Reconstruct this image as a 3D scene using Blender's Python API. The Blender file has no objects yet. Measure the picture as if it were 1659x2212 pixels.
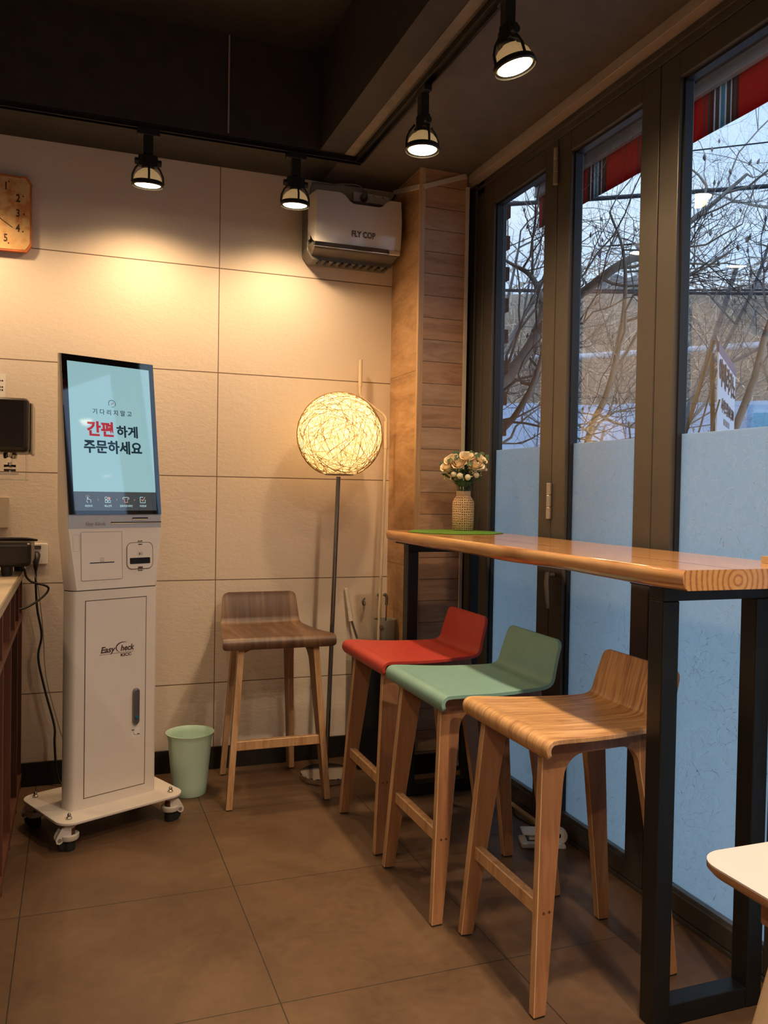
import bpy, math, random
from math import sin, cos, tan, pi, radians, sqrt, atan2
from mathutils import Vector, Matrix, Euler

S = bpy.context.scene
COL = S.collection
random.seed(7)

# ------------------------------------------------------------------ camera
F_PX = 1820.99
yaw, pitch, roll = radians(20.207), radians(-1.309), radians(0.991)
CAM = Vector((0, -3.6937, 1.22))
fwd = Vector((sin(yaw)*cos(pitch), cos(yaw)*cos(pitch), sin(pitch)))
rgt = Vector((cos(yaw), -sin(yaw), 0)); upv = rgt.cross(fwd)
r2 = rgt*cos(roll) + upv*sin(roll); u2 = upv*cos(roll) - rgt*sin(roll)
cd = bpy.data.cameras.new('camera'); cam = bpy.data.objects.new('camera', cd); COL.objects.link(cam)
cd.sensor_fit = 'VERTICAL'; cd.sensor_height = 36.0; cd.lens = F_PX/2212*36; cd.clip_end = 300; cd.clip_start = .05
M = Matrix.Identity(4)
for i in range(3):
    M[i][0] = r2[i]; M[i][1] = u2[i]; M[i][2] = -fwd[i]; M[i][3] = CAM[i]
cam.matrix_world = M
S.camera = cam

# ------------------------------------------------------------------ exposure, world
S.view_settings.view_transform = 'Standard'; S.view_settings.look = 'None'
S.view_settings.exposure = 0.22; S.view_settings.gamma = 1.0; S.view_settings.use_curve_mapping = False
S.cycles.use_denoising = True
S.cycles.max_bounces = 10; S.cycles.diffuse_bounces = 5; S.cycles.transparent_max_bounces = 24
S.cycles.sample_clamp_indirect = 6.0
S.cycles.caustics_reflective = False; S.cycles.caustics_refractive = False
SKY_STRENGTH = 1.3
SPOT_W = 27.0
FILL_W = 84.0
GLOBE_W = 4.2
FILL_WARM = (1.0, 0.76, 0.52)
WARM = (1.0, 0.67, 0.36)

w = bpy.data.worlds.new('dusk_sky'); S.world = w; w.use_nodes = True
nt = w.node_tree; nt.nodes.clear()
out = nt.nodes.new('ShaderNodeOutputWorld'); bg = nt.nodes.new('ShaderNodeBackground')
tc = nt.nodes.new('ShaderNodeTexCoord'); nz = nt.nodes.new('ShaderNodeTexNoise'); rp = nt.nodes.new('ShaderNodeValToRGB')
mp = nt.nodes.new('ShaderNodeMapping'); mp.inputs['Scale'].default_value = (1, 1, 3)
nz.inputs['Scale'].default_value = 3.0; nz.inputs['Detail'].default_value = 5
rp.color_ramp.elements[0].position = .35; rp.color_ramp.elements[0].color = (.40, .60, .98, 1)
rp.color_ramp.elements[1].position = .68; rp.color_ramp.elements[1].color = (.72, .84, 1.0, 1)
nt.links.new(tc.outputs['Generated'], mp.inputs[0]); nt.links.new(mp.outputs[0], nz.inputs['Vector'])
nt.links.new(nz.outputs['Fac'], rp.inputs[0]); nt.links.new(rp.outputs[0], bg.inputs[0])
bg.inputs[1].default_value = SKY_STRENGTH; nt.links.new(bg.outputs[0], out.inputs[0])

# ------------------------------------------------------------------ materials
MATS = {}
class G:
    """small node graph helper"""
    def __init__(s, name):
        s.m = bpy.data.materials.new(name); s.m.use_nodes = True; s.t = s.m.node_tree
        s.t.nodes.clear(); s.o = s.t.nodes.new('ShaderNodeOutputMaterial'); MATS[name] = s.m
    def n(s, typ, ins=None, **props):
        nd = s.t.nodes.new('ShaderNode' + typ)
        for k, v in props.items(): setattr(nd, k, v)
        for k, v in (ins or {}).items(): s.set(nd.inputs[k], v)
        return nd
    def set(s, sock, v):
        if hasattr(v, 'is_output') or isinstance(v, bpy.types.NodeSocket): s.t.links.new(v, sock)
        elif hasattr(v, 'outputs'): s.t.links.new(v.outputs[0], sock)
        else: sock.default_value = v
    def math(s, op, a, b=0.0, c=None):
        ins = {0: a, 1: b}
        if c is not None: ins[2] = c
        return s.n('Math', ins, operation=op).outputs[0]
    def ramp(s, fac, stops):
        nd = s.n('ValToRGB', {0: fac}); cr = nd.color_ramp
        while len(cr.elements) < len(stops): cr.elements.new(.5)
        for e, (p, c) in zip(cr.elements, stops):
            e.position = p; e.color = (*c, 1) if len(c) == 3 else c
        return nd.outputs[0]
    def mix(s, f, a, b, blend='MIX'):
        nd = s.n('Mix', None, data_type='RGBA', blend_type=blend)
        s.set(nd.inputs[0], f); s.set(nd.inputs[6], a if not isinstance(a, tuple) else (*a[:3], 1)); s.set(nd.inputs[7], b if not isinstance(b, tuple) else (*b[:3], 1))
        return nd.outputs[2]
    def coord(s, scale=(1, 1, 1), kind='Object', loc=(0, 0, 0)):
        t = s.n('TexCoord'); return s.n('Mapping', {'Vector': t.outputs[kind], 'Scale': scale, 'Location': loc}).outputs[0]
    def sep(s, v):
        return s.n('SeparateXYZ', {0: v}).outputs
    def noise(s, v, scale, detail=3, rough=.5, dist=0):
        return s.n('TexNoise', {'Vector': v, 'Scale': scale, 'Detail': detail, 'Roughness': rough, 'Distortion': dist}).outputs[0]
    def bump(s, h, strength=.3, dist=.002):
        return s.n('Bump', {'Height': h, 'Strength': strength, 'Distance': dist}).outputs[0]
    def bsdf(s, color, rough=.5, metal=0, spec=.5, bump=None, emit=None, es=0, coat=0, trans=0, sub=0):
        b = s.n('BsdfPrincipled')
        s.set(b.inputs['Base Color'], (*color, 1) if isinstance(color, tuple) and len(color) == 3 else color)
        s.set(b.inputs['Roughness'], rough); s.set(b.inputs['Metallic'], metal); s.set(b.inputs['Specular IOR Level'], spec)
        if bump is not None: s.set(b.inputs['Normal'], bump)
        if emit is not None:
            s.set(b.inputs['Emission Color'], (*emit, 1) if isinstance(emit, tuple) else emit); b.inputs['Emission Strength'].default_value = es
        b.inputs['Coat Weight'].default_value = coat; b.inputs['Coat Roughness'].default_value = .05
        if trans: b.inputs['Transmission Weight'].default_value = trans
        s.t.links.new(b.outputs[0], s.o.inputs[0]); return b

def plain(name, color, rough=.5, metal=0, spec=.5, emit=None, es=0, coat=0, nvar=.06, bscale=0, bstr=.1):
    g = G(name); v = g.coord()
    n = g.noise(v, 14, 3)
    lo = tuple(c*(1-nvar) for c in color); hi = tuple(min(1, c*(1+nvar)) for c in color)
    col = g.ramp(n, [(.3, lo), (.7, hi)])
    bp = g.bump(g.noise(v, bscale, 3), bstr, .001) if bscale else None
    g.bsdf(col, rough, metal, spec, bp, emit, es, coat); return g.m

def wood(name, lo, mid, hi, axis='y', fine=90, broad=9, rough=.42, coat=0, dist=1.0, spec=.5):
    g = G(name)
    sc = {'x': (.06, 1, 1), 'y': (1, .06, 1), 'z': (1, 1, .06), 'v': (1, .07, .07)}[axis]
    v = g.coord(sc)
    a = g.noise(v, fine, 4, .6, dist*.3); b = g.noise(v, broad, 3, .55, dist)
    f = g.math('ADD', g.math('MULTIPLY', a, .45), g.math('MULTIPLY', b, .55))
    col = g.ramp(f, [(.36, lo), (.5, mid), (.66, hi)])
    g.bsdf(col, rough, 0, spec, g.bump(a, .12, .0008), coat=coat); return g.m

# tiled wall
g = G('wall_tile'); v = g.coord(); x, y, z = g.sep(v)
def gridline(g, c, off, sp, half):
    fr = g.math('FRACT', g.math('ADD', g.math('DIVIDE', g.math('SUBTRACT', c, off), sp), 100.5))
    d = g.math('ABSOLUTE', g.math('SUBTRACT', fr, .5))
    return g.math('LESS_THAN', d, half/sp)
lh = gridline(g, z, .8276, .45, .0021); lv = gridline(g, x, .582, .9, .0019)
line = g.math('MAXIMUM', lh, lv)
relief = g.noise(g.coord((1, 1, 1.8)), 30, 8, .68, .25)
relief2 = g.noise(g.coord((1, 1, 3.2)), 55, 5, .6)
body = g.mix(g.math('MULTIPLY', g.noise(v, 2.2, 4), .8), (.73, .625, .525), (.65, .55, .46))
col = g.mix(line, body, (.16, .10, .06))
amp = g.math('MULTIPLY', g.noise(v, 1.6, 2), 1.5)
hgt = g.math('SUBTRACT', g.math('ADD', g.math('MULTIPLY', g.ramp(relief, [(.35, (0, 0, 0)), (.62, (1, 1, 1))]), amp), g.math('MULTIPLY', relief2, .35)), g.math('MULTIPLY', line, 2.0))
g.bsdf(col, .72, bump=g.bump(hgt, .30, .0022))
# floor
g = G('floor_tile'); v = g.coord(); x, y, z = g.sep(v)
lx = gridline(g, x, .472, .607, .0016); ly = gridline(g, y, -1.129, .628, .0016)
line = g.math('MAXIMUM', lx, ly)
n1 = g.noise(v, 2.6, 6, .62, .4); n2 = g.noise(v, 38, 4, .6)
body = g.ramp(g.math('ADD', g.math('MULTIPLY', n1, .75), g.math('MULTIPLY', n2, .25)), [(.35, (.088, .046, .023)), (.5, (.122, .068, .035)), (.66, (.162, .094, .050))])
col = g.mix(line, body, (.03, .022, .016))
g.bsdf(col, g.math('ADD', .40, g.math('MULTIPLY', n2, .18)), bump=g.bump(g.math('SUBTRACT', g.math('MULTIPLY', n2, .3), line), .22, .0015))
# planks on the column front (horizontal boards) and column side
g = G('plank_cladding'); v = g.coord(); x, y, z = g.sep(v)
row = g.math('FLOOR', g.math('DIVIDE', z, .0942))
rnd = g.n('TexWhiteNoise', {'W': row}, noise_dimensions='1D').outputs[0]
shift = g.n('CombineXYZ', {0: g.math('MULTIPLY', rnd, 7.0), 1: 0.0, 2: g.math('MULTIPLY', rnd, 3.0)})
vv = g.n('VectorMath', {0: v, 1: shift.outputs[0]}, operation='ADD').outputs[0]
vv2 = g.n('VectorMath', {0: vv, 1: (.16, .16, 1)}, operation='MULTIPLY').outputs[0]
gr = g.noise(vv2, 46, 5, .62, .8); gb = g.noise(vv2, 9, 3, .5, 1.2)
f = g.math('ADD', g.math('MULTIPLY', gr, .5), g.math('MULTIPLY', gb, .5))
c1 = g.ramp(f, [(.34, (.27, .135, .066)), (.5, (.43, .235, .122)), (.66, (.52, .31, .175))])
c2 = g.ramp(f, [(.34, (.29, .172, .100)), (.5, (.43, .275, .170)), (.66, (.52, .36, .235))])
col = g.mix(rnd, c1, c2)
ln = gridline(g, z, 0, .0942, .0012)
col = g.mix(ln, col, (.05, .025, .012))
g.bsdf(col, .5, bump=g.bump(g.math('SUBTRACT', g.math('MULTIPLY', gr, .3), ln), .3, .001))
g = G('column_side_wood'); v = g.coord((.3, .3, 1)); x, y, z = g.sep(g.coord())
gr = g.noise(v, 40, 5, .6, 1.2); gb = g.noise(v, 5, 3, .5, 2.5)
f = g.math('ADD', g.math('MULTIPLY', gr, .4), g.math('MULTIPLY', gb, .6))
col = g.ramp(f, [(.36, (.32, .175, .080)), (.5, (.45, .265, .130)), (.64, (.54, .34, .18))])
ln = gridline(g, z, .05, .85, .001)
g.bsdf(g.mix(ln, col, (.1, .05, .02)), .5, bump=g.bump(gr, .15, .0008))

plain('black_paint', (.010, .009, .008), .45, nvar=.2)
plain('ceiling_paint', (.100, .084, .070), .6, nvar=.12, bscale=40, bstr=.2)
plain('plaster_strip', (.20, .165, .13), .7, nvar=.2)
plain('recess_paint', (.030, .024, .020), .6, nvar=.2)
plain('baseboard_black', (.012, .010, .009), .35)
plain('track_metal', (.012, .011, .010), .28, .3)
plain('window_frame_metal', (.078, .068, .059), .42, .25, nvar=.04)
plain('window_gasket', (.008, .008, .009), .5)
plain('bead_metal', (.16, .16, .16), .35, .4)
plain('ceiling_moulding', (.34, .29, .255), .5)
plain('hinge_metal', (.42, .38, .33), .35, .5)
plain('white_plastic', (.74, .70, .66), .35)
plain('trunking_plastic', (.60, .54, .46), .45)
plain('cream_rod', (.70, .58, .42), .4)
plain('kiosk_paint', (.70, .63, .57), .42, nvar=.02, bscale=900, bstr=.03)
plain('kiosk_seam', (.10, .075, .055), .6)
plain('kiosk_silver', (.50, .49, .50), .3, .35, nvar=.02)
plain('kiosk_slot', (.008, .007, .006), .25)
plain('kiosk_print', (.06, .035, .025), .5)
plain('kiosk_faint_print', (.36, .34, .34), .5)
plain('handle_metal', (.20, .20, .21), .3, .7)
plain('lock_blue', (.02, .16, .28), .3, .3)
plain('bezel_glass', (.004, .004, .005), .03, spec=.9, coat=.6)
plain('screen_teal', (.02, .03, .03), .03, spec=.9, emit=(.33, .57, .60), es=.72, coat=.6, nvar=0)
plain('screen_navy', (.01, .012, .014), .03, spec=.9, emit=(.055, .065, .07), es=.7, coat=.6, nvar=0)
plain('screen_ink', (.012, .016, .022), .05, spec=.8, emit=(.012, .035, .05), es=.6, nvar=0)
plain('screen_red', (.05, .004, .004), .05, spec=.8, emit=(.40, .012, .018), es=.8, nvar=0)
plain('screen_white', (.1, .1, .1), .05, spec=.8, emit=(.55, .80, .82), es=.8, nvar=0)
plain('screen_orange', (.1, .05, .04), .05, spec=.8, emit=(.65, .30, .20), es=.8, nvar=0)
plain('caster_white', (.62, .57, .52), .4)
plain('black_rubber', (.012, .011, .011), .6)
plain('bolt_metal', (.45, .42, .38), .25, .9)
plain('mint_plastic', (.48, .66, .54), .38, nvar=.03)
plain('lamp_pole_metal', (.30, .27, .24), .22, .95)
plain('chrome', (.62, .58, .54), .10, 1.0)
plain('red_lacquer', (.44, .048, .034), .40, spec=.4, nvar=.04)
plain('teal_lacquer', (.200, .375, .335), .40, spec=.4, nvar=.04)
wood('oak_veneer', (.27, .118, .040), (.54, .30, .130), (.70, .43, .20), 'v', 95, 26, .33, dist=2.2)
wood('walnut_veneer', (.062, .030, .017), (.115, .058, .032), (.21, .120, .068), 'v', 60, 12, .38, dist=1.2)
wood('leg_wood', (.24, .102, .042), (.34, .155, .068), (.43, .215, .105), 'z', 60, 10, .42, dist=.6)
wood('leg_edge', (.36, .185, .085), (.50, .285, .140), (.60, .37, .20), 'z', 220, 40, .42, dist=.2)
wood('worn_edge', (.46, .27, .13), (.60, .39, .21), (.70, .48, .28), 'z', 80, 20, .45, dist=.3)
wood('walnut_leg_wood', (.19, .095, .045), (.27, .145, .070), (.36, .20, .10), 'z', 60, 10, .42, dist=.6)
wood('shelf_wood', (.060, .018, .010), (.095, .032, .018), (.14, .052, .030), 'z', 60, 9, .45)
wood('shelf_board_wood', (.060, .018, .010), (.095, .032, .018), (.14, .052, .030), 'y', 60, 9, .45)
wood('counter_edge_wood', (.20, .15, .10), (.28, .22, .15), (.35, .28, .2), 'y', 60, 9, .45)
plain('counter_cream', (.62, .50, .35), .45)
# solid slab wood with rings: bands in the cross section, streaks along the length
g = G('slab_wood'); v = g.coord((1, .22, 1), loc=(.052, 0, 0.0)); 
wob = g.noise(v, 6, 3, .5); x, y, z = g.sep(v)
rr = g.math('SQRT', g.math('ADD', g.math('POWER', x, 2.0), g.math('POWER', g.math('ADD', z, .002), 2.0)))
rr = g.math('ADD', rr, g.math('MULTIPLY', wob, .016))
wv = g.math('ADD', .5, g.math('MULTIPLY', .5, g.math('SINE', g.math('MULTIPLY', rr, 430))))
fine = g.noise(g.coord((1, .05, 1)), 120, 4, .6)
stain = g.noise(g.coord(), 9, 5, .62, 1.0)
f = g.math('ADD', g.math('MULTIPLY', g.math('POWER', wv, 3.0), .36), g.math('ADD', g.math('MULTIPLY', fine, .32), g.math('MULTIPLY', stain, .34)))
col = g.ramp(f, [(.28, (.60, .33, .130)), (.50, (.48, .225, .080)), (.78, (.27, .100, .038))])
g.bsdf(col, .17, bump=g.bump(stain, .08, .002), coat=.35)
plain('steel_black', (.010, .011, .012), .42, .2)
plain('steel_flange', (.016, .015, .014), .5, .2)
# glass
def front_fresnel(g, ior):   # reflect only where the ray meets the outer skin, so the thin pane does not trap light
    fr = g.n('Fresnel', {'IOR': ior}); ge = g.n('NewGeometry')
    nd = g.n('Math', {0: fr.outputs[0], 1: g.math('SUBTRACT', 1.0, ge.outputs['Backfacing'])}, operation='MULTIPLY'); return nd
g = G('window_glass'); f1 = front_fresnel(g, 1.5); fr = g.n('Math', {0: f1.outputs[0], 1: 2.1}, operation='MULTIPLY', use_clamp=True)   # double glazing: both panes reflect
tr = g.n('BsdfTransparent', {0: (.93, .96, .97, 1)}); gl = g.n('BsdfGlossy', {0: (1, 1, 1, 1), 'Roughness': .0})
mx = g.n('MixShader', {0: fr.outputs[0], 1: tr.outputs[0], 2: gl.outputs[0]}); g.t.links.new(mx.outputs[0], g.o.inputs[0])
g = G('clear_glass'); fr = front_fresnel(g, 1.45); tr = g.n('BsdfTransparent', {0: (.80, .86, .84, 1)}); gl = g.n('BsdfGlossy', {0: (1, 1, 1, 1), 'Roughness': .02})
mx = g.n('MixShader', {0: fr.outputs[0], 1: tr.outputs[0], 2: gl.outputs[0]}); g.t.links.new(mx.outputs[0], g.o.inputs[0])
def film(name, col, tw):
    g = G(name); v = g.coord(); n = g.noise(v, 60, 4, .7)
    c = g.mix(n, tuple(k*.92 for k in col), tuple(min(1, k*1.05) for k in col))
    tl = g.n('BsdfTranslucent', {0: c}); df = g.n('BsdfDiffuse', {0: c}); gl = g.n('BsdfGlossy', {0: (.9, .9, .9, 1), 'Roughness': .25})
    a = g.n('MixShader', {0: tw, 1: df.outputs[0], 2: tl.outputs[0]}); fr = front_fresnel(g, 1.35)
    b = g.n('MixShader', {0: fr.outputs[0], 1: a.outputs[0], 2: gl.outputs[0]}); g.t.links.new(b.outputs[0], g.o.inputs[0])
film('frosted_film', (.74, .81, .81), .92)
film('film_fibre', (1.0, 1.0, .99), .86)
# lamp shade
g = G('shade_skin'); v = g.coord(); n = g.noise(v, 34, 5, .7); vo = g.n('TexVoronoi', {'Vector': v, 'Scale': 42.0}, feature='DISTANCE_TO_EDGE').outputs[0]
c = g.mix(g.ramp(vo, [(.0, (0, 0, 0)), (.16, (1, 1, 1))]), (.66, .50, .27), (.97, .90, .70))
tl = g.n('BsdfTranslucent', {0: c}); df = g.n('BsdfDiffuse', {0: c}); a = g.n('MixShader', {0: .75, 1: df.outputs[0], 2: tl.outputs[0]})
g.t.links.new(a.outputs[0], g.o.inputs[0])
g = G('shade_thread'); tl = g.n('BsdfTranslucent', {0: (.42, .26, .10, 1)}); df = g.n('BsdfDiffuse', {0: (.50, .38, .22, 1)}); a = g.n('MixShader', {0: .5, 1: df.outputs[0], 2: tl.outputs[0]})
g.t.links.new(a.outputs[0], g.o.inputs[0])
def emis(name, col, st):
    g = G(name); e = g.n('Emission', {0: (*col, 1), 1: st}); g.t.links.new(e.outputs[0], g.o.inputs[0])
emis('bulb_glow', (1.0, .78, .46), 14.0); emis('globe_bulb_glow', (1.0, .72, .38), 5.0); emis('neon_red', (1, .05, .03), 3)
plain('bulb_glass', (.62, .52, .34), .3, 0, emit=(1.0, .62, .25), es=.22)
plain('fly_white', (.70, .65, .61), .12, spec=.6, coat=.5, nvar=.01)
plain('fly_grey', (.105, .095, .082), .45)
plain('fly_chrome', (.50, .48, .47), .10, 1.0)
plain('board_grey', (.44, .38, .33), .5)
plain('grey_rubber', (.13, .12, .11), .5)
plain('cable_grey', (.22, .20, .18), .5)
plain('cable_black', (.012, .011, .010), .45)
plain('canister_grey', (.25, .235, .205), .4)
plain('bin_black', (.006, .006, .006), .5)
plain('brush_grey', (.14, .13, .12), .5)
plain('appliance_black', (.035, .028, .024), .32, .5)
plain('appliance_silver', (.33, .31, .28), .35, .6)
plain('appliance_grey', (.10, .095, .090), .3, .6)
plain('paper_white', (.78, .74, .68), .7)
plain('acrylic', (.50, .42, .32), .3)
plain('table_laminate', (.54, .49, .49), .35, nvar=.01)
plain('table_edge', (.33, .16, .075), .4)
plain('beige_leg', (.66, .50, .32), .4)
plain('tray_wood', (.40, .28, .14), .5)
plain('placemat_green', (.10, .24, .025), .45, nvar=.25, bscale=60, bstr=.4)
plain('placemat_rim', (.05, .10, .012), .5)
plain('rope_strip', (.45, .34, .2), .5)
# toast
g = G('toast_face'); v = g.coord(); n = g.noise(v, 11, 6, .65, .3); n2 = g.noise(v, 45, 4, .6)
g.bsdf(g.ramp(g.math('ADD', g.math('MULTIPLY', n, .75), g.math('MULTIPLY', n2, .25)), [(.36, (.72, .50, .24)), (.5, (.68, .40, .16)), (.62, (.52, .19, .05))]), .6, bump=g.bump(n2, .2, .001))
plain('toast_crust', (.50, .13, .03), .5, nvar=.3)
plain('clock_ink', (.05, .018, .012), .6)
# vase and flowers
g = G('burlap'); v = g.coord(kind='UV', scale=(30, 15, 1)); x, y, z = g.sep(v)
wob = g.math('MULTIPLY', g.noise(g.coord(), 60, 2), .9)
fx = g.math('ABSOLUTE', g.math('SUBTRACT', g.math('FRACT', g.math('ADD', x, wob)), .5)); fy = g.math('ABSOLUTE', g.math('SUBTRACT', g.math('FRACT', g.math('ADD', y, wob)), .5))
hole = g.math('MULTIPLY', g.math('LESS_THAN', fx, .27), g.math('LESS_THAN', fy, .27))
col = g.mix(hole, (.56, .37, .22), (.10, .045, .018)); g.bsdf(col, .85, bump=g.bump(g.math('SUBTRACT', 1.0, hole), .6, .0015))
plain('burlap_band', (.50, .34, .22), .85, nvar=.2, bscale=300, bstr=.8)
plain('rose_petal', (.88, .75, .54), .6, nvar=.06)
plain('ball_bud', (.80, .72, .56), .6)
plain('leaf_sage', (.13, .22, .12), .5, nvar=.2)
plain('leaf_green', (.045, .105, .030), .45, nvar=.3)
plain('sprig_cream', (.66, .60, .34), .6)
plain('stem_green', (.03, .07, .02), .5)
# outside
plain('asphalt', (.46, .47, .48), .9, nvar=.15, bscale=80)
plain('fence_white', (.60, .72, .88), .6, nvar=.03)
plain('fence_blue', (.22, .46, .62), .5, nvar=.05)
plain('bark', (.20, .185, .165), .9, nvar=.25, bscale=30, bstr=.6)
plain('dark_bark', (.085, .080, .082), .9, nvar=.25)
plain('pale_bark', (.33, .29, .235), .9, nvar=.2)
plain('bud_brown', (.36, .31, .26), .8)
plain('vine_tan', (.66, .54, .39), .9, nvar=.3)
plain('wire_black', (.02, .02, .025), .6)
plain('pole_brown', (.15, .115, .085), .5)
plain('banner_white', (.80, .83, .90), .6, nvar=.01)
plain('banner_violet', (.13, .11, .20), .6)
plain('banner_ink', (.035, .03, .04), .6)
plain('awning_beige', (.66, .57, .48), .6)
plain('awning_brown', (.12, .075, .06), .6)
plain('awning_white', (.70, .72, .74), .6)
g = G('retaining_wall'); v = g.coord((1, 1, .5)); n = g.noise(v, 2.5, 8, .72, .8)
g.bsdf(g.ramp(n, [(.3, (.32, .26, .20)), (.5, (.52, .43, .34)), (.7, (.64, .54, .43))]), .95, bump=g.bump(n, .6, .05))
g = G('hill_scrub'); v = g.coord((1, 1, .4)); n = g.noise(v, .9, 8, .75)
g.bsdf(g.ramp(n, [(.35, (.085, .085, .095)), (.5, (.17, .155, .15)), (.68, (.27, .24, .22))]), 1)
g = G('brick'); v = g.coord(); x, y, z = g.sep(v)
ln = gridline(g, z, 0, .075, .006); n = g.noise(v, 20, 4)
g.bsdf(g.mix(ln, g.ramp(n, [(.3, (.075, .045, .035)), (.7, (.16, .09, .07))]), (.24, .22, .2)), .9, bump=g.bump(g.math('SUBTRACT', n, ln), .4, .005))
g = G('awning_stripes'); v = g.coord(); x, y, z = g.sep(v)
fr = g.math('FRACT', g.math('ADD', g.math('DIVIDE', y, .46), 20.02))
RD, BR, WH, TL, GR = (.76, .055, .045), (.30, .085, .07), (.86, .82, .80), (.26, .46, .50), (.24, .18, .155)
nd = g.n('ValToRGB', {0: fr}); cr = nd.color_ramp; cr.interpolation = 'CONSTANT'
st = [(0, RD), (.30, BR), (.33, GR), (.36, BR), (.385, WH), (.40, GR), (.45, WH), (.47, TL), (.52, WH), (.54, GR), (.59, WH), (.61, BR), (.66, GR), (.69, RD), (.73, GR), (.75, RD)]
while len(cr.elements) < len(st): cr.elements.new(.99)
for e, (p_, c_) in zip(cr.elements, st): e.position = p_; e.color = (*c_, 1)
tl = g.n('BsdfTranslucent', {0: nd.outputs[0]}); df = g.n('BsdfDiffuse', {0: nd.outputs[0]}); a = g.n('MixShader', {0: .5, 1: df.outputs[0], 2: tl.outputs[0]}); g.t.links.new(a.outputs[0], g.o.inputs[0])

# ------------------------------------------------------------------ mesh builder
class MB:
    def __init__(s): s.v = []; s.f = []; s.m = []; s.uv = None
    def add(s, vs, fs, mi=0):
        o = len(s.v); s.v += [tuple(p) for p in vs]; s.f += [tuple(i+o for i in f) for f in fs]; s.m += [mi]*len(fs); return s
    def box(s, x0, x1, y0, y1, z0, z1, mi=0):
        vs = [(x, y, z) for z in (z0, z1) for y in (y0, y1) for x in (x0, x1)]
        return s.add(vs, [(0, 2, 3, 1), (4, 5, 7, 6), (0, 1, 5, 4), (2, 6, 7, 3), (0, 4, 6, 2), (1, 3, 7, 5)], mi)
    def tube(s, pts, r, n=8, mi=0, cap=True):
        pts = [Vector(p) for p in pts]; rs = r if isinstance(r, (list, tuple)) else [r]*len(pts)
        vs = []; fs = []; t0 = (pts[1]-pts[0]).normalized()
        a = Vector((0, 0, 1)) if abs(t0.z) < .9 else Vector((1, 0, 0)); u = t0.cross(a).normalized()
        for i, p in enumerate(pts):
            t = (pts[min(i+1, len(pts)-1)]-pts[max(i-1, 0)]).normalized()
            u = (u - t*u.dot(t)).normalized(); w_ = t.cross(u)
            for k in range(n):
                an = 2*pi*k/n; vs.append(p + (u*cos(an)+w_*sin(an))*rs[i])
        for i in range(len(pts)-1):
            for k in range(n):
                fs.append((i*n+k, i*n+(k+1) % n, (i+1)*n+(k+1) % n, (i+1)*n+k))
        if cap: fs.append(tuple(range(n-1, -1, -1))); fs.append(tuple((len(pts)-1)*n+k for k in range(n)))
        return s.add(vs, fs, mi)
    def lathe(s, prof, n=32, c=(0, 0, 0), mi=0, cap=False):
        vs = []; fs = []
        for r, z in prof:
            for k in range(n): vs.append((c[0]+r*cos(2*pi*k/n), c[1]+r*sin(2*pi*k/n), c[2]+z))
        for i in range(len(prof)-1):
            for k in range(n): fs.append((i*n+k, i*n+(k+1) % n, (i+1)*n+(k+1) % n, (i+1)*n+k))
        if cap: fs.append(tuple(range(n-1, -1, -1))); fs.append(tuple((len(prof)-1)*n+k for k in range(n)))
        return s.add(vs, fs, mi)
    def prism(s, poly, fn, a, b, mi=0, mi_side=None):
        n = len(poly); vs = [fn(p, q, a) for p, q in poly]+[fn(p, q, b) for p, q in poly]
        s.add(vs, [tuple(range(n-1, -1, -1)), tuple(range(n, 2*n))], mi); o = len(s.v)-2*n
        for i in range(n): s.f.append((o+i, o+(i+1) % n, o+n+(i+1) % n, o+n+i)); s.m.append(mi if mi_side is None else mi_side)
        return s
    def loft(s, rings, mi=0, cap=True):
        n = len(rings[0]); vs = [p for r in rings for p in r]; fs = []
        for i in range(len(rings)-1):
            for k in range(n): fs.append((i*n+k, i*n+(k+1) % n, (i+1)*n+(k+1) % n, (i+1)*n+k))
        if cap: fs.append(tuple(range(n-1, -1, -1))); fs.append(tuple((len(rings)-1)*n+k for k in range(n)))
        return s.add(vs, fs, mi)
    def ball(s, c, r, n=12, mi=0, sz=1):
        prof = [(max(1e-4, r*sin(pi*i/n)), -r*sz*cos(pi*i/n)) for i in range(n+1)]
        return s.lathe(prof, n+4, c, mi)
    def build(s, name, mats, parent=None, smooth=None, bevel=0, seg=2, recentre=False, loc=None):
        me = bpy.data.meshes.new(name)
        org = Vector((0, 0, 0))
        if recentre:
            xs, ys, zs = zip(*s.v); org = Vector(((min(xs)+max(xs))/2, (min(ys)+max(ys))/2, min(zs)))
            s.v = [(p[0]-org.x, p[1]-org.y, p[2]-org.z) for p in s.v]
        me.from_pydata(s.v, [], s.f)
        if isinstance(mats, str): mats = [mats]
        for m_ in mats: me.materials.append(MATS[m_])
        me.polygons.foreach_set('material_index', s.m)
        if smooth is not None:
            me.polygons.foreach_set('use_smooth', [True]*len(s.f)); me.update()
            me.set_sharp_from_angle(angle=radians(smooth))
        me.update()
        o = bpy.data.objects.new(name, me); COL.objects.link(o)
        o.location = loc if loc is not None else org
        if parent is not None: o.parent = parent
        if bevel:
            b = o.modifiers.new('bevel', 'BEVEL'); b.width = bevel; b.segments = seg; b.limit_method = 'ANGLE'; b.angle_limit = radians(40)
        return o

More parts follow.
